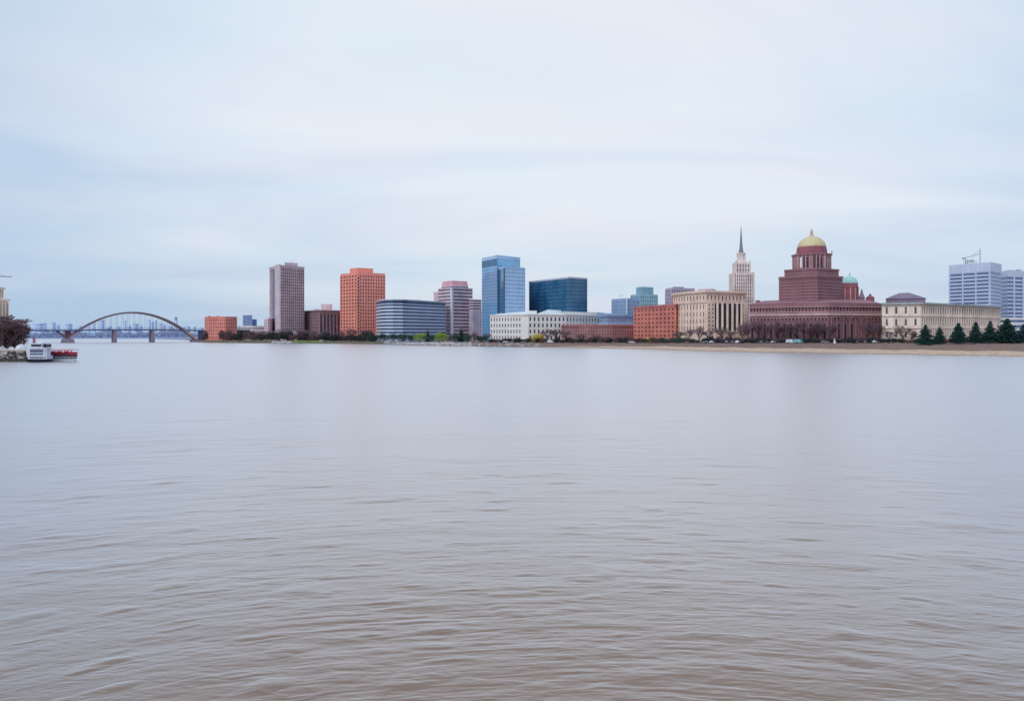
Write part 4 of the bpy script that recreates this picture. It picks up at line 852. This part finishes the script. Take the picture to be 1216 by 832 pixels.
# conifers before the tan building
for i,(p,yt,w,D_,lb) in enumerate(((1098.5,385,18,384,'leftmost conifer of the row before the tan stone building'),(1116.5,387,15,384,'second conifer from the left, the smallest of the row'),(1137.5,382,20,382,'broad conifer with drooping tips, third from the left of the row'),
        (1158,381,18,381,'narrow pointed conifer, fourth from the left of the row'),(1174.5,380,17,379,'upright conifer touching the largest conifer on its left'),(1194.5,377.5,30,376,'largest and widest conifer, near the right end of the row'),(1216,384,17,374,'bluish conifer cut by the right edge of the photo'))):
    gz_=ground_z(p,D_); h=top(yt,D_)-gz_; W=w*D_/F; me=CO[i%5]
    plant('conifer_tree','dark green '+lb if i<6 else lb,'tree',p,D_,(('trunk',me[0]),('crown',me[1])),(W/8*1.45,W/8*1.45,h/9),'conifers in a row on the right bank',rz=i*2.7,m=LF['con2'] if i==6 else None)
# bare trees on the right bank
def rows_of(label, group, lst, mt=None):
    for i,(p,yt,w) in enumerate(lst):
        gD=float(np.interp(p,pxs,De))+rng.uniform(6,16); h=top(yt,gD)-ground_z(p,gD); W=w*1.45*gD/F; h*=1.12; me=TR[(i*3+len(lst))%4]
        plant('bare_tree', (label%ordn[i]) if '%s' in label else label,'tree',p,gD,(('trunk',me[0]),('crown',me[1])),(W/9,W/9,h/10),group,rz=i*2.1,m=mt)
rows_of('leafless purple brown tree before the domed building, %s from the left','leafless trees in front of the domed building',[(901,383,15),(911,386,14),(922,382,16),(933,384,15),(944,386,13),(955,381,17),(966,385,14),(976,383,16),(985,386,14),(1029,384,14),(1037,381,17),(1043,386,12)],M['twigd'])
rows_of('leafless shrub like tree before the colonnaded building, %s from the left','leafless trees in front of the colonnaded building',[(806,394,13),(818,391,14),(830,388,16),(842,392,12),(858,390,14),(870,393,13),(882,386,16),(889,382,13)])
rows_of('leafless tree before the low brown brick building, %s from the left','leafless trees in front of the brown brick building',[(650,391,15),(662,392,14),(674,393,14),(690,396,13),(712,397,12)])
rows_of('leafless spreading tree before the tan stone building, %s from the left','leafless trees in front of the tan building',[(1055,393,13),(1072,387,17),(1082,393,11)])
rows_of('leafless tree on the bank below the high-rises, %s from the left','leafless trees below the high-rises',[(250,394,12),(262,395,12),(274,393,12),(290,394,13),(304,394,12),(316,393,12),(330,391,14),(345,391,13),(357,392,14),(372,393,13),(388,392,12),(404,393,14),(417,391,15),(430,392,14),(563,395,13),(578,396,12)])
# bushes: an almost continuous strip along the top of the bank
segs=[(242,316,'below the orange brick block and white low-rise',12,'bush',1.3,6),(318,402,'below the taupe tower and the brown block',14,'bush',1.1,5.5),(404,446,'at the foot of the orange tower',8,'bush',1.2,5),
      (582,664,'before the white stone building',15,'bush',.8,3.2),(666,752,'before the brown brick building',15,'bush',.9,3.4),(754,832,'before the orange red brick block',15,'hedge',.9,3.4),(834,890,'before the colonnaded building',12,'bush',1.0,4.0),
      (892,1046,'before the domed building',30,'bush',.9,3.6),(1048,1216,'before the tan building, under the conifers',30,'bush',.85,3.0)]
for a,c,where,n,mk,sz,yy in segs:
    for i in range(n):
        p=a+(c-a)*(i+.5)/n+rng.uniform(-1.5,1.5); D_=float(np.interp(p,pxs,De))+rng.uniform(3,9); w=(c-a)/n*1.5*D_/F; h=yy*1.75*rng.uniform(.6,1.15)*D_/F
        mm_=LF['brn'] if rng.uniform()<.3 else LF[mk]
        plant('bush','low dark bush in the strip '+where,'bush',p,D_,(('stem',ST1),('crown',BU[i%3])),(w/5,w/5,h/2.6),'bushes '+where,rz=i*1.9,m=mm_)
for i,(p,yt,w,mm_,lb) in enumerate(((434,393,12,'bush','dull green rounded shrub left of the curved building base'),(446,397,12,'hedge','low green shrub at the left end of the curved building'),(456,396.5,12,'hedge','green shrub before the left part of the curved building'),(467,396,13,'hedge','green shrub under the middle of the curved building'),(479,396.5,12,'hedge','green shrub with a white speck at its side'),
        (488,397,11,'hedge','mid green round shrub between the dark and the lime shrub'),(498,396,13,'lime','lime green round shrub, the left one of two'),(513,397,12,'hedge','dark green shrub right of the dark conical tree'),(525,395,15,'lime','yellow green round tree, the right one of two'),(541,396,13,'hedge','dark green shrub below the rose tower'),(556,397,12,'hedge','dark green shrub right of the tall dark conical tree'),(571,398,13,'hedge','low green shrub at the foot of the blue glass tower'),
        (637,396.5,11,'yel','small yellow green tree before the white stone building'),(438,395.5,7,'yel','small yellowish shrub at the foot of the orange tower'),(773,401,9,'yel','small yellow shrub before the orange red brick block'))):
    D_=float(np.interp(p,pxs,De))+rng.uniform(4,8); h=top(yt,D_)-ground_z(p,D_); w_=w*D_/F
    plant('leafy_shrub',lb,'shrub',p,D_,(('stem',ST2),('crown',SH[i%2])),(w_/6,w_/6,h/5),None,rz=i,m=LF[mm_])
for p,yt,w,lb in ((508,391,9,'dark conical evergreen before the curved striped building'),(548,389.5,13,'tall dark conical evergreen before the rose stepped tower')):
    D_=float(np.interp(p,pxs,De))+10; h=top(yt,D_)-ground_z(p,D_); me=CO[1]; plant('conifer_tree',lb,'tree',p,D_,(('trunk',me[0]),('crown',me[1])),(w*D_/F/8,w*D_/F/8,h/9))
# far woods under the bridge (a far-off wood that reads as one mass)
n=26000; px_=rng.uniform(-120,246,n); dD=rng.uniform(1215,1330,n); zz=rng.uniform(0,1,n)**.8*(8+5*np.sin(px_*.13)*np.sin(px_*.031+1)+2*np.sin(px_*.5)); cent=np.stack([(px_-CX)/F*dD,dD,2+np.maximum(zz,0)],1)
me=quads(cent,1.0,'far_woods',LF['far']); o=link(me,'far_woods',None); tag(o,'hazy blue belt of trees along the far shore under the bridge',None,kind='stuff')
# grass patches
g=MB()
n=2600; px_=rng.uniform(348,384,n); t=rng.uniform(.15,1.1,n); D_=np.interp(px_,pxs,Dw)+t*45; gzv=np.array([ground_z(a,c) for a,c in zip(px_,D_)])
me=quads(np.stack([(px_-CX)/F*D_,D_,gzv+.15],1),.55,'grass',leaf('bright_bank_grass',(116,130,88),scale=.4)); o=link(me,'grass',None); tag(o,'bright green grass patch on the bank below the brown block',None,kind='stuff')
n=5000; px_=rng.uniform(242,470,n); t=rng.uniform(.3,1.1,n); D_=np.interp(px_,pxs,Dw)+t*45; gzv=np.array([ground_z(a,c) for a,c in zip(px_,D_)])
me=quads(np.stack([(px_-CX)/F*D_,D_,gzv+.1],1),.4,'grass',LF['grass']); o=link(me,'grass',None); tag(o,'dull green grass along the left part of the far bank',None,kind='stuff')
# riprap
def rocks(px0,px1,n,t0,t1,s0,name,label):
    g=MB(); r=random.Random(5)
    for i in range(n):
        p=r.uniform(px0,px1); D_=float(np.interp(p,pxs,Dw))+r.uniform(t0,t1)*float(np.interp(p,pxs,dd)); z=ground_z(p,D_); s=s0*r.uniform(.5,1.5); x=X(p,D_)
        vs=[(x+s*r.uniform(.6,1)*a,D_+s*r.uniform(.6,1)*b_,z+s*.6*r.uniform(.6,1)*c) for a in(-1,1) for b_ in(-1,1) for c in(-1,1)]
        g.add(vs,[(0,1,3,2),(4,6,7,5),(0,4,5,1),(2,3,7,6),(0,2,6,4),(1,5,7,3)])
    o=g.build(name,M['rock']); tag(o,label,None,kind='stuff')
rocks(456,560,620,.3,1.0,.6,'riprap','pale rubble stones along the bank below the curved building')
rocks(555,640,120,.2,.9,.5,'riprap','scattered pale stones thinning out along the bank before the white stone building')
rocks(322,346,90,.25,.6,.9,'riprap','pale stones at the water edge below the taupe tower')
# ------------------------------------------------------------------ vehicles
def car(px, D, m, label, rz=0, van=False, group=None):
    t=thing('parked_van' if van else 'parked_car',label,'van' if van else 'car',(X(px,D),D,ground_z(px,D)),group); t.rotation_euler=(0,0,rz); g=MB()
    L_=2.5 if van else 2.2; prof=[(-L_,.35),(-L_,.9),(-L_+.2,1.0),(-L_+.3,2.1),(1.4,2.1),(2.0,1.15),(L_,1.0),(L_,.35)] if van else [(-2.2,.35),(-2.2,.85),(-1.7,.95),(-1.1,1.42),(.5,1.42),(1.1,.95),(2.1,.8),(2.2,.35)]
    n=len(prof); w=.95 if van else .87
    g.add([(x,-w,z) for x,z in prof]+[(x,w,z) for x,z in prof],[tuple(range(n)),tuple(range(2*n-1,n-1,-1))]+[((i+1)%n,i,i+n,(i+1)%n+n) for i in range(n)])
    def b_(g,name,m_): 
        me=bpy.data.meshes.new(name); me.from_pydata(g.v,[],g.f); me.materials.append(m_); o=bpy.data.objects.new(name,me); col.objects.link(o); o.parent=t; return o
    b_(g,'body',m)
    for s in(-1,1):
        g=MB(); 
        if van: g.box(.5,1.4,s*w-.01,s*w+.01,1.3,1.9)
        else: g.add([(-1.4,s*(w+.01),.98),(-1.0,s*(w+.01),1.34),(.42,s*(w+.01),1.34),(.9,s*(w+.01),.98)],[(0,1,2,3)])
        b_(g,'side_window',G['car'])
        for x in(-1.35,1.35):
            g=MB(); g.tube([(x,s*(w-.16),.33),(x,s*(w+.03),.33)],.33,12); wh=b_(g,'wheel',M['tyre'])
bankD=lambda p: float(np.interp(p,pxs,De))+2
car(750.5,bankD(750.5),M['whitepaint'],'white car parked before the left end of the orange red brick block')
car(939,bankD(939),M['whitepaint'],'white van parked before the domed building, left of a teal van',van=True); car(948.5,bankD(948),M['tealpaint'],'teal van parked before the domed building',van=True,rz=.1)
car(1118,bankD(1118),M['whitepaint'],'white car on the bank before the second conifer'); car(1125.5,bankD(1125),M['redpaint'],'red car on the bank between the second and third conifers')
car(1163,bankD(1163),M['greypaint'],'grey car parked under the fourth conifer'); car(980,bankD(980),M['greypaint'],'small grey car before the domed building right of the vans')
car(382,bankD(382),M['whitepaint'],'white car at the foot of the brown office block'); car(609,bankD(609),M['greypaint'],'grey car before the left wing of the white stone building'); car(654,bankD(654),M['whitepaint'],'white van before the white stone building, right of the yellow tree',van=True)
for k,(a_,c_,n_,where) in enumerate(((832,886,9,'colonnaded building'),(1000,1044,5,'right wing of the domed building'),(590,626,5,'left wing of the white stone building'),(896,930,5,'left wing of the domed building'))):
    for i in range(n_):
        p=a_+(c_-a_)*(i+.5)/n_; mm_=('greypaint','blackpaint','greypaint','blackpaint','whitepaint')[(i*2+k)%5]
        car(p,bankD(p)+1.5,M[mm_],{'whitepaint':'white','greypaint':'grey','blackpaint':'dark'}[mm_]+' car parked among the bushes before the '+where,rz=.1*i,group='cars parked before the '+where)
sg=thing('white_statue','small white statue on a plinth before the portal of the domed building','statue',(X(991,bankD(991)),bankD(991),ground_z(991,bankD(991))))
def loc_build(g,name,m,t): 
    me=bpy.data.meshes.new(name); me.from_pydata(g.v,[],g.f); me.materials.append(m); o=bpy.data.objects.new(name,me); col.objects.link(o); o.parent=t; return o
g=MB(); g.box(-.5,.5,-.4,.4,-.2,1.0); loc_build(g,'plinth',M['concrete'],sg); g=MB(); g.lathe(0,0,[(.35,1.0),(.28,1.4),(.42,1.9),(.12,2.15),(.18,2.35),(.05,2.5)],8); loc_build(g,'figure',M['whitepaint'],sg)
# ------------------------------------------------------------------ left quay with boats and bare trees
zq=top(414.5,271)
q=[(X(31,271),271),(X(30.5,300),300),(X(29,420),420),(X(27,700),700),(X(20,1190),1190),(X(-500,1190),1190),(X(-500,271),271),(X(-200,268),268)]
q=[q[7],q[0],q[1],q[2],q[3],q[4],q[5],q[6]]
g=MB(); g.prism(q,-3,zq-.5); o=g.build('quay', M['quay']); o['kind']='structure'; o['label']='stone faced quay on the left bank'
g=MB(); fr_=q[:3]; g.strip(fr_, zq-.5, zq, -1.2, .25); g.strip(fr_, 2.1, 2.5, -.1, .2); g.strip(fr_, .9, 1.2,-.1,.3)
o=g.build('quay_coping', mat('quay_coping_stone',(176,168,160),var=.2,scale=1)); o['kind']='structure'
g=MB(); g.strip(fr_, -1, .8, -.1, .45); o=g.build('quay_base', M['quayb']); o['kind']='structure'
r=random.Random(11)
g=MB()
for i in range(150):
    p=r.uniform(-40,31); x=X(p,270.2); s=r.uniform(.2,.55); z=r.uniform(0,.9); g.box(x-s,x+s,270.0-s-.3*(.9-z),270.6,z-.3,z+s*.6)
for i in range(120):
    p=r.uniform(-40,31); x=X(p,270.2); s=r.uniform(.15,.45); z=r.uniform(.6,3.2); g.box(x-s,x+s*r.uniform(.6,1.3),270.35-s*.5,270.9,z-s*.5,z+s*.6)
o=g.build('riprap',M['quayb']); tag(o,'dark wet boulders at the foot of the left quay',None,kind='stuff')
for i,(p,D_,yt,w) in enumerate(((-14,300,370,44),(2,296,374,40),(12,300,378,32),(20,305,386,24),(-30,290,378,40),(6,318,374,38),(16,326,382,30))):
    h=(top(yt,D_)-zq)*1.08; W=w*D_/F*1.25; me=TRD[i%3]
    t=plant('bare_tree','leafless dark purple tree on the left quay, '+('third from the left','fourth from the left','fifth from the left','the smallest','leftmost one, outside the edge','behind front trees, left one','behind the front trees, right one')[i],'tree',p,D_,(('trunk',me[0]),('crown',me[1])),(W/9,W/9,h/10),'leafless trees on the left quay',rz=i*1.1,m=M['twigd2'],z=zq-.5)
for i,(p,D_,W,hh,lb) in enumerate(((-8,310,13,9.5,'dense dark mauve thicket of bare twigs on the left quay, cut by the left edge'),(7,309,11,8.2,'dense dark mauve thicket on the left quay, middle one'),(19,312,8,5.8,'low dark mauve thicket at the right end of the left quay'))):
    plant('thicket',lb,'shrub',p,D_,(('stem',ST2),('crown',SH[i%2])),(W/6,W/6,hh/5),None,rz=i,m=LF['mauve'],z=zq-.3)
for i,(p,s,cv,lb) in enumerate(((3,1.1,'rock','pale boat cover heap under the left quay trees, left one'),(25,1.7,'whitepaint','white tarpaulin heap beside the white boat on the quay'),(14,1.0,'rock','grey stone heap on the quay between two white heaps'))):
    D_=276; me=bpy.data.meshes.new('heap'); rr=np.random.default_rng(i); g=MB(); g.lathe(0,0,[(s*1.2,-.1),(s,.5*s),(s*.6,1.0*s),(s*.1,1.25*s)],9)
    vs=[(v[0]*rr.uniform(.75,1.25),v[1]*rr.uniform(.75,1.25),v[2]*rr.uniform(.8,1.15)) for v in g.v]; me.from_pydata(vs,[],g.f); me.materials.append(M[cv])
    o=bpy.data.objects.new('tarpaulin_heap',me); col.objects.link(o); o.location=(X(p,D_),D_,zq-.5); tag(o,lb,'heap')
# white multi-deck boat, stern on
def hull(mb, x0,x1,y0,y1,z0,z1,bow=1.5,taper=.35):
    """boat hull lying along x, bow at x1"""
    vs=[];st=[(x0,1),(x0+(x1-x0)*.7,1),(x1-bow*.5,.6),(x1,.06)]; cy=(y0+y1)/2; w=(y1-y0)/2
    for x,k in st: vs+=[(x,cy-w*k*(1-taper),z0),(x,cy-w*k,z1),(x,cy+w*k,z1),(x,cy+w*k*(1-taper),z0)]
    fs=[(4*i+a,4*i+4+a,4*i+4+(a+1)%4,4*i+(a+1)%4) for i in range(3) for a in range(4)]+[(0,1,2,3),(12,15,14,13)]
    mb.add(vs,fs)
Db=266; k=Db/F; XB=lambda p:X(p,Db); ZB=lambda y:top(y,Db)
t=thing('white_riverboat','white multi-deck riverboat moored at the left quay','boat',(XB(45),Db+4,0))
g=MB(); hull(g,XB(33.5),XB(58),Db-1,Db+4.4,-.5,ZB(426.5),1.2); g.build('hull',M['blackpaint'],t)
g=MB(); g.box(XB(34.5),XB(54.5),Db,Db+4,ZB(426.5),ZB(422.5)); d1=g.build('lower_deck',M['boatwhite'],t)
for i in range(8):
    g=MB(); x=35.4+i*2.35; g.box(XB(x),XB(x+1.7),Db-.1,Db+.1,ZB(425.6),ZB(423.6)); g.build('window',G['slot'],t)
g=MB(); g.box(XB(34.8),XB(52.5),Db+.2,Db+3.8,ZB(422.5),ZB(413.6)); g.build('cabin',M['boatwhite'],t)
for y0,y1 in ((415.4,418.2),(419.2,421.4)):
    for i in range(7):
        g=MB(); x=35.3+i*2.4; g.box(XB(x),XB(x+1.9),Db+.1,Db+.3,ZB(y1),ZB(y0)); g.build('window',G['band'],t)
g=MB(); g.box(XB(34.3),XB(55.5),Db-.5,Db+4.2,ZB(413.7),ZB(413.0)); g.box(XB(34.3),XB(54.8),Db-.4,Db+4.2,ZB(422.9),ZB(422.3)); g.box(XB(34.3),XB(50),Db-.3,Db+3.9,ZB(408.2),ZB(407.5)); g.build('deck_roof',M['whitepaint'],t)
g=MB(); g.box(XB(35.5),XB(48),Db+.6,Db+3.4,ZB(413),ZB(408.2)); g.build('wheelhouse',M['whitepaint'],t)
for i in range(5):
    g=MB(); x=36+i*2.4; g.box(XB(x),XB(x+1.9),Db+.5,Db+.7,ZB(411.6),ZB(409)); g.build('window',G['slot'],t)
for p in (52.8,54.3,56): 
    g=MB(); g.tube([(XB(p),Db-.4,ZB(426)),(XB(p),Db-.4,ZB(413.4))],.09,5); g.build('post',M['whitepaint'],t)
g=MB(); g.tube([(XB(49),Db+2,ZB(410.5)),(XB(56),Db+2,ZB(410.2))],.55,8); g.build('lifeboat',M['blackpaint'],t)
for p in (33.2,35): 
    g=MB(); g.tube([(XB(p),Db+3,ZB(413)),(XB(p),Db+3,ZB(401))],.2,8); g.build('funnel',mat('dull_red_paint',(130,72,88)),t)
g=MB(); g.lathe(XB(45),Db+2,[(.7,ZB(407.5)),(.6,ZB(406)),(.15,ZB(405)),(.1,ZB(403.5))],8); g.build('radar_dome',M['whitepaint'],t)
g=MB(); 
for x in np.arange(34.5,56,1.1): g.tube([(XB(x),Db-.5,ZB(426.5)),(XB(x),Db-.5,ZB(424))],.04,3)
g.tube([(XB(34.5),Db-.5,ZB(424)),(XB(56),Db-.5,ZB(424))],.05,3); g.build('railing',M['whitepaint'],t)
# red excursion boat
Dr=272; XR=lambda p:X(p,Dr); ZR=lambda y:top(y,Dr)
t=thing('red_excursion_boat','low excursion boat with red upper deck moored beyond the white riverboat','boat',(XR(71),Dr+3,0))
g=MB(); hull(g,XR(58),XR(88),Dr-1,Dr+4,-.4,ZR(423.4),1.2,.2); g.build('hull',M['whitepaint'],t)
g=MB(); hull(g,XR(57.5),XR(88.3),Dr-1.15,Dr+4.15,ZR(423.4),ZR(421.9),1.2,.0); g.build('hull_stripe',M['blackpaint'],t)
g=MB(); g.box(XR(58.5),XR(85.5),Dr-.4,Dr+3.4,ZR(421.9),ZR(418.4)); g.build('cabin',M['redpaint'],t)
for i in range(9):
    g=MB(); x=59.3+i*2.9; g.box(XR(x),XR(x+2.2),Dr-.5,Dr-.38,ZR(421.4),ZR(419.6)); g.build('window',G['slot'],t)
g=MB(); g.box(XR(57.5),XR(86.5),Dr-.8,Dr+3.8,ZR(418.5),ZR(418.1)); g.box(XR(58),XR(86.5),Dr-.8,Dr+3.8,ZR(415.4),ZR(414.9)); g.build('deck_roof',M['redpaint'],t)
for i in range(11):
    g=MB(); x=58.5+i*2.75; g.tube([(XR(x),Dr-.7,ZR(418.2)),(XR(x),Dr-.7,ZR(415.2))],.07,4); g.build('post',M['redpaint'],t)
for i in range(10):
    g=MB(); x=59+i*2.75; g.box(XR(x),XR(x+1.7),Dr-.72,Dr-.66,ZR(418.0),ZR(416.6)); g.build('canvas_panel',M['redpaint'] if i%3 else M['whitepaint'],t)
g=MB(); hull(g,XR(57.6),XR(88.2),Dr-1.1,Dr+4.1,ZR(425.4),ZR(424.4),1.2,.0); g.build('waterline_stripe',M['blackpaint'],t)
g=MB(); g.box(XR(60),XR(80),Dr-.2,Dr+3,ZR(418.0),ZR(416.8)); g.build('seating',M['blackpaint'],t)
# ------------------------------------------------------------------ world, sun, camera
SUN_EL, SUN_AZ = math.radians(42), math.radians(215)      # azimuth clockwise from +Y: high, behind the viewer's left shoulder
w=bpy.data.worlds.new('World'); scene.world=w; w.use_nodes=True; nt=w.node_tree; N=nt.nodes; L=nt.links
bg=N['Background']; sky=N.new('ShaderNodeTexSky'); sky.sky_type='NISHITA'; sky.sun_disc=False; sky.sun_elevation=SUN_EL; sky.sun_rotation=SUN_AZ; sky.altitude=50; sky.dust_density=2
tc=N.new('ShaderNodeTexCoord'); sp=N.new('ShaderNodeSeparateXYZ'); L.new(tc.outputs['Generated'], sp.inputs[0])
# cloud deck: project the view direction on a flat layer so that the streaks get finer towards the horizon
zc=N.new('ShaderNodeMath'); zc.operation='MAXIMUM'; zc.inputs[1].default_value=0; L.new(sp.outputs['Z'],zc.inputs[0])
za=N.new('ShaderNodeMath'); za.operation='ADD'; za.inputs[1].default_value=.16; L.new(zc.outputs[0],za.inputs[0])
dv=N.new('ShaderNodeVectorMath'); dv.operation='DIVIDE'; cb=N.new('ShaderNodeCombineXYZ')
for i in range(3): L.new(za.outputs[0],cb.inputs[i])
L.new(tc.outputs['Generated'],dv.inputs[0]); L.new(cb.outputs[0],dv.inputs[1])
mp=N.new('ShaderNodeMapping'); mp.inputs['Scale'].default_value=(.55,1.0,0); mp.inputs['Location'].default_value=(.35,.2,0); mp.inputs['Rotation'].default_value=(0,0,.12); L.new(dv.outputs[0],mp.inputs['Vector'])
n1=N.new('ShaderNodeTexNoise'); n1.inputs['Scale'].default_value=.85; n1.inputs['Detail'].default_value=7; n1.inputs['Roughness'].default_value=.5; n1.inputs['Distortion'].default_value=.7; L.new(mp.outputs[0],n1.inputs['Vector'])
cf=N.new('ShaderNodeMapRange'); cf.inputs['From Min'].default_value=.27; cf.inputs['From Max'].default_value=.73; L.new(n1.outputs['Fac'],cf.inputs['Value'])
dt=N.new('ShaderNodeVectorMath'); dt.operation='DOT_PRODUCT'; dt.inputs[1].default_value=(.10,.955,.28); L.new(tc.outputs['Generated'],dt.inputs[0])
gl_=N.new('ShaderNodeMapRange'); gl_.interpolation_type='SMOOTHSTEP'; gl_.inputs['From Min'].default_value=.76; gl_.inputs['From Max'].default_value=1.0; gl_.inputs['To Min'].default_value=-.5; gl_.inputs['To Max'].default_value=.42; L.new(dt.outputs['Value'],gl_.inputs['Value'])
ca=N.new('ShaderNodeMath'); ca.operation='ADD'; ca.use_clamp=True; L.new(cf.outputs[0],ca.inputs[0]); L.new(gl_.outputs[0],ca.inputs[1])
def S(c): return (*[lin(v) for v in c],1)
def ramp(stops):
    r=N.new('ShaderNodeValToRGB'); el=r.color_ramp.elements
    while len(el)<len(stops): el.new(.5)
    for e,(p,c) in zip(el,stops): e.position=p; e.color=S(c)
    L.new(zc.outputs[0],r.inputs[0]); return r
thin=ramp([(0,(178,202,228)),(.06,(188,209,233)),(.14,(196,214,236)),(.3,(198,216,238)),(1,(186,204,230))])
thick=ramp([(0,(212,223,237)),(.06,(220,230,242)),(.16,(236,241,250)),(.3,(238,243,251)),(1,(232,238,248))])
mx=N.new('ShaderNodeMix'); mx.data_type='RGBA'; L.new(ca.outputs[0],mx.inputs[0]); L.new(thin.outputs[0],mx.inputs[6]); L.new(thick.outputs[0],mx.inputs[7])
n2=N.new('ShaderNodeTexNoise'); n2.inputs['Scale'].default_value=1.7; n2.inputs['Detail'].default_value=5; mp2=N.new('ShaderNodeMapping'); mp2.inputs['Scale'].default_value=(.6,1.0,0); mp2.inputs['Location'].default_value=(4.1,2.2,0); L.new(dv.outputs[0],mp2.inputs['Vector']); L.new(mp2.outputs[0],n2.inputs['Vector'])
tr=N.new('ShaderNodeValToRGB'); tr.color_ramp.elements[0].position=.38; tr.color_ramp.elements[0].color=(.955,1.0,1.01,1); tr.color_ramp.elements[1].position=.62; tr.color_ramp.elements[1].color=(1.008,.994,.996,1); L.new(n2.outputs['Fac'],tr.inputs[0])
tv=N.new('ShaderNodeVectorMath'); tv.operation='MULTIPLY'; L.new(mx.outputs[2],tv.inputs[0]); L.new(tr.outputs[0],tv.inputs[1])
# a little of the physical sky shows through the thin cloud
SKY_K=.10
sk=N.new('ShaderNodeVectorMath'); sk.operation='SCALE'; sk.inputs['Scale'].default_value=.10; L.new(sky.outputs[0],sk.inputs[0])
mf=N.new('ShaderNodeMix'); mf.data_type='RGBA'; mf.inputs[0].default_value=.06; L.new(tv.outputs[0],mf.inputs[6]); L.new(sk.outputs[0],mf.inputs[7])
sc10=N.new('ShaderNodeVectorMath'); sc10.operation='SCALE'; sc10.inputs['Scale'].default_value=10.0; L.new(mf.outputs[2],sc10.inputs[0]); L.new(sc10.outputs[0],bg.inputs['Color']); bg.inputs['Strength'].default_value=.1
sd=bpy.data.lights.new('sun','SUN'); sd.energy=1.1; sd.angle=math.radians(18); sd.color=(1,.96,.9); so=bpy.data.objects.new('sun',sd); col.objects.link(so)
dirv=Vector((math.sin(SUN_AZ)*math.cos(SUN_EL),math.cos(SUN_AZ)*math.cos(SUN_EL),math.sin(SUN_EL))); so.rotation_euler=dirv.to_track_quat('Z','Y').to_euler(); so.location=(0,-50,80)
cd=bpy.data.cameras.new('camera'); cd.sensor_width=36; cd.lens=36*F/1216; cd.clip_start=.5; cd.clip_end=20000
cd.shift_y=-(416-HY)/1216; co=bpy.data.objects.new('camera',cd); col.objects.link(co); co.location=(0,0,H); co.rotation_euler=(math.radians(90),0,0); scene.camera=co
scene.view_settings.view_transform='Standard'; scene.view_settings.look='None'; scene.view_settings.exposure=0; scene.view_settings.gamma=1
scene.render.engine='CYCLES'; scene.cycles.max_bounces=6; scene.cycles.sample_clamp_indirect=4; scene.render.resolution_x=1024; scene.render.resolution_y=700
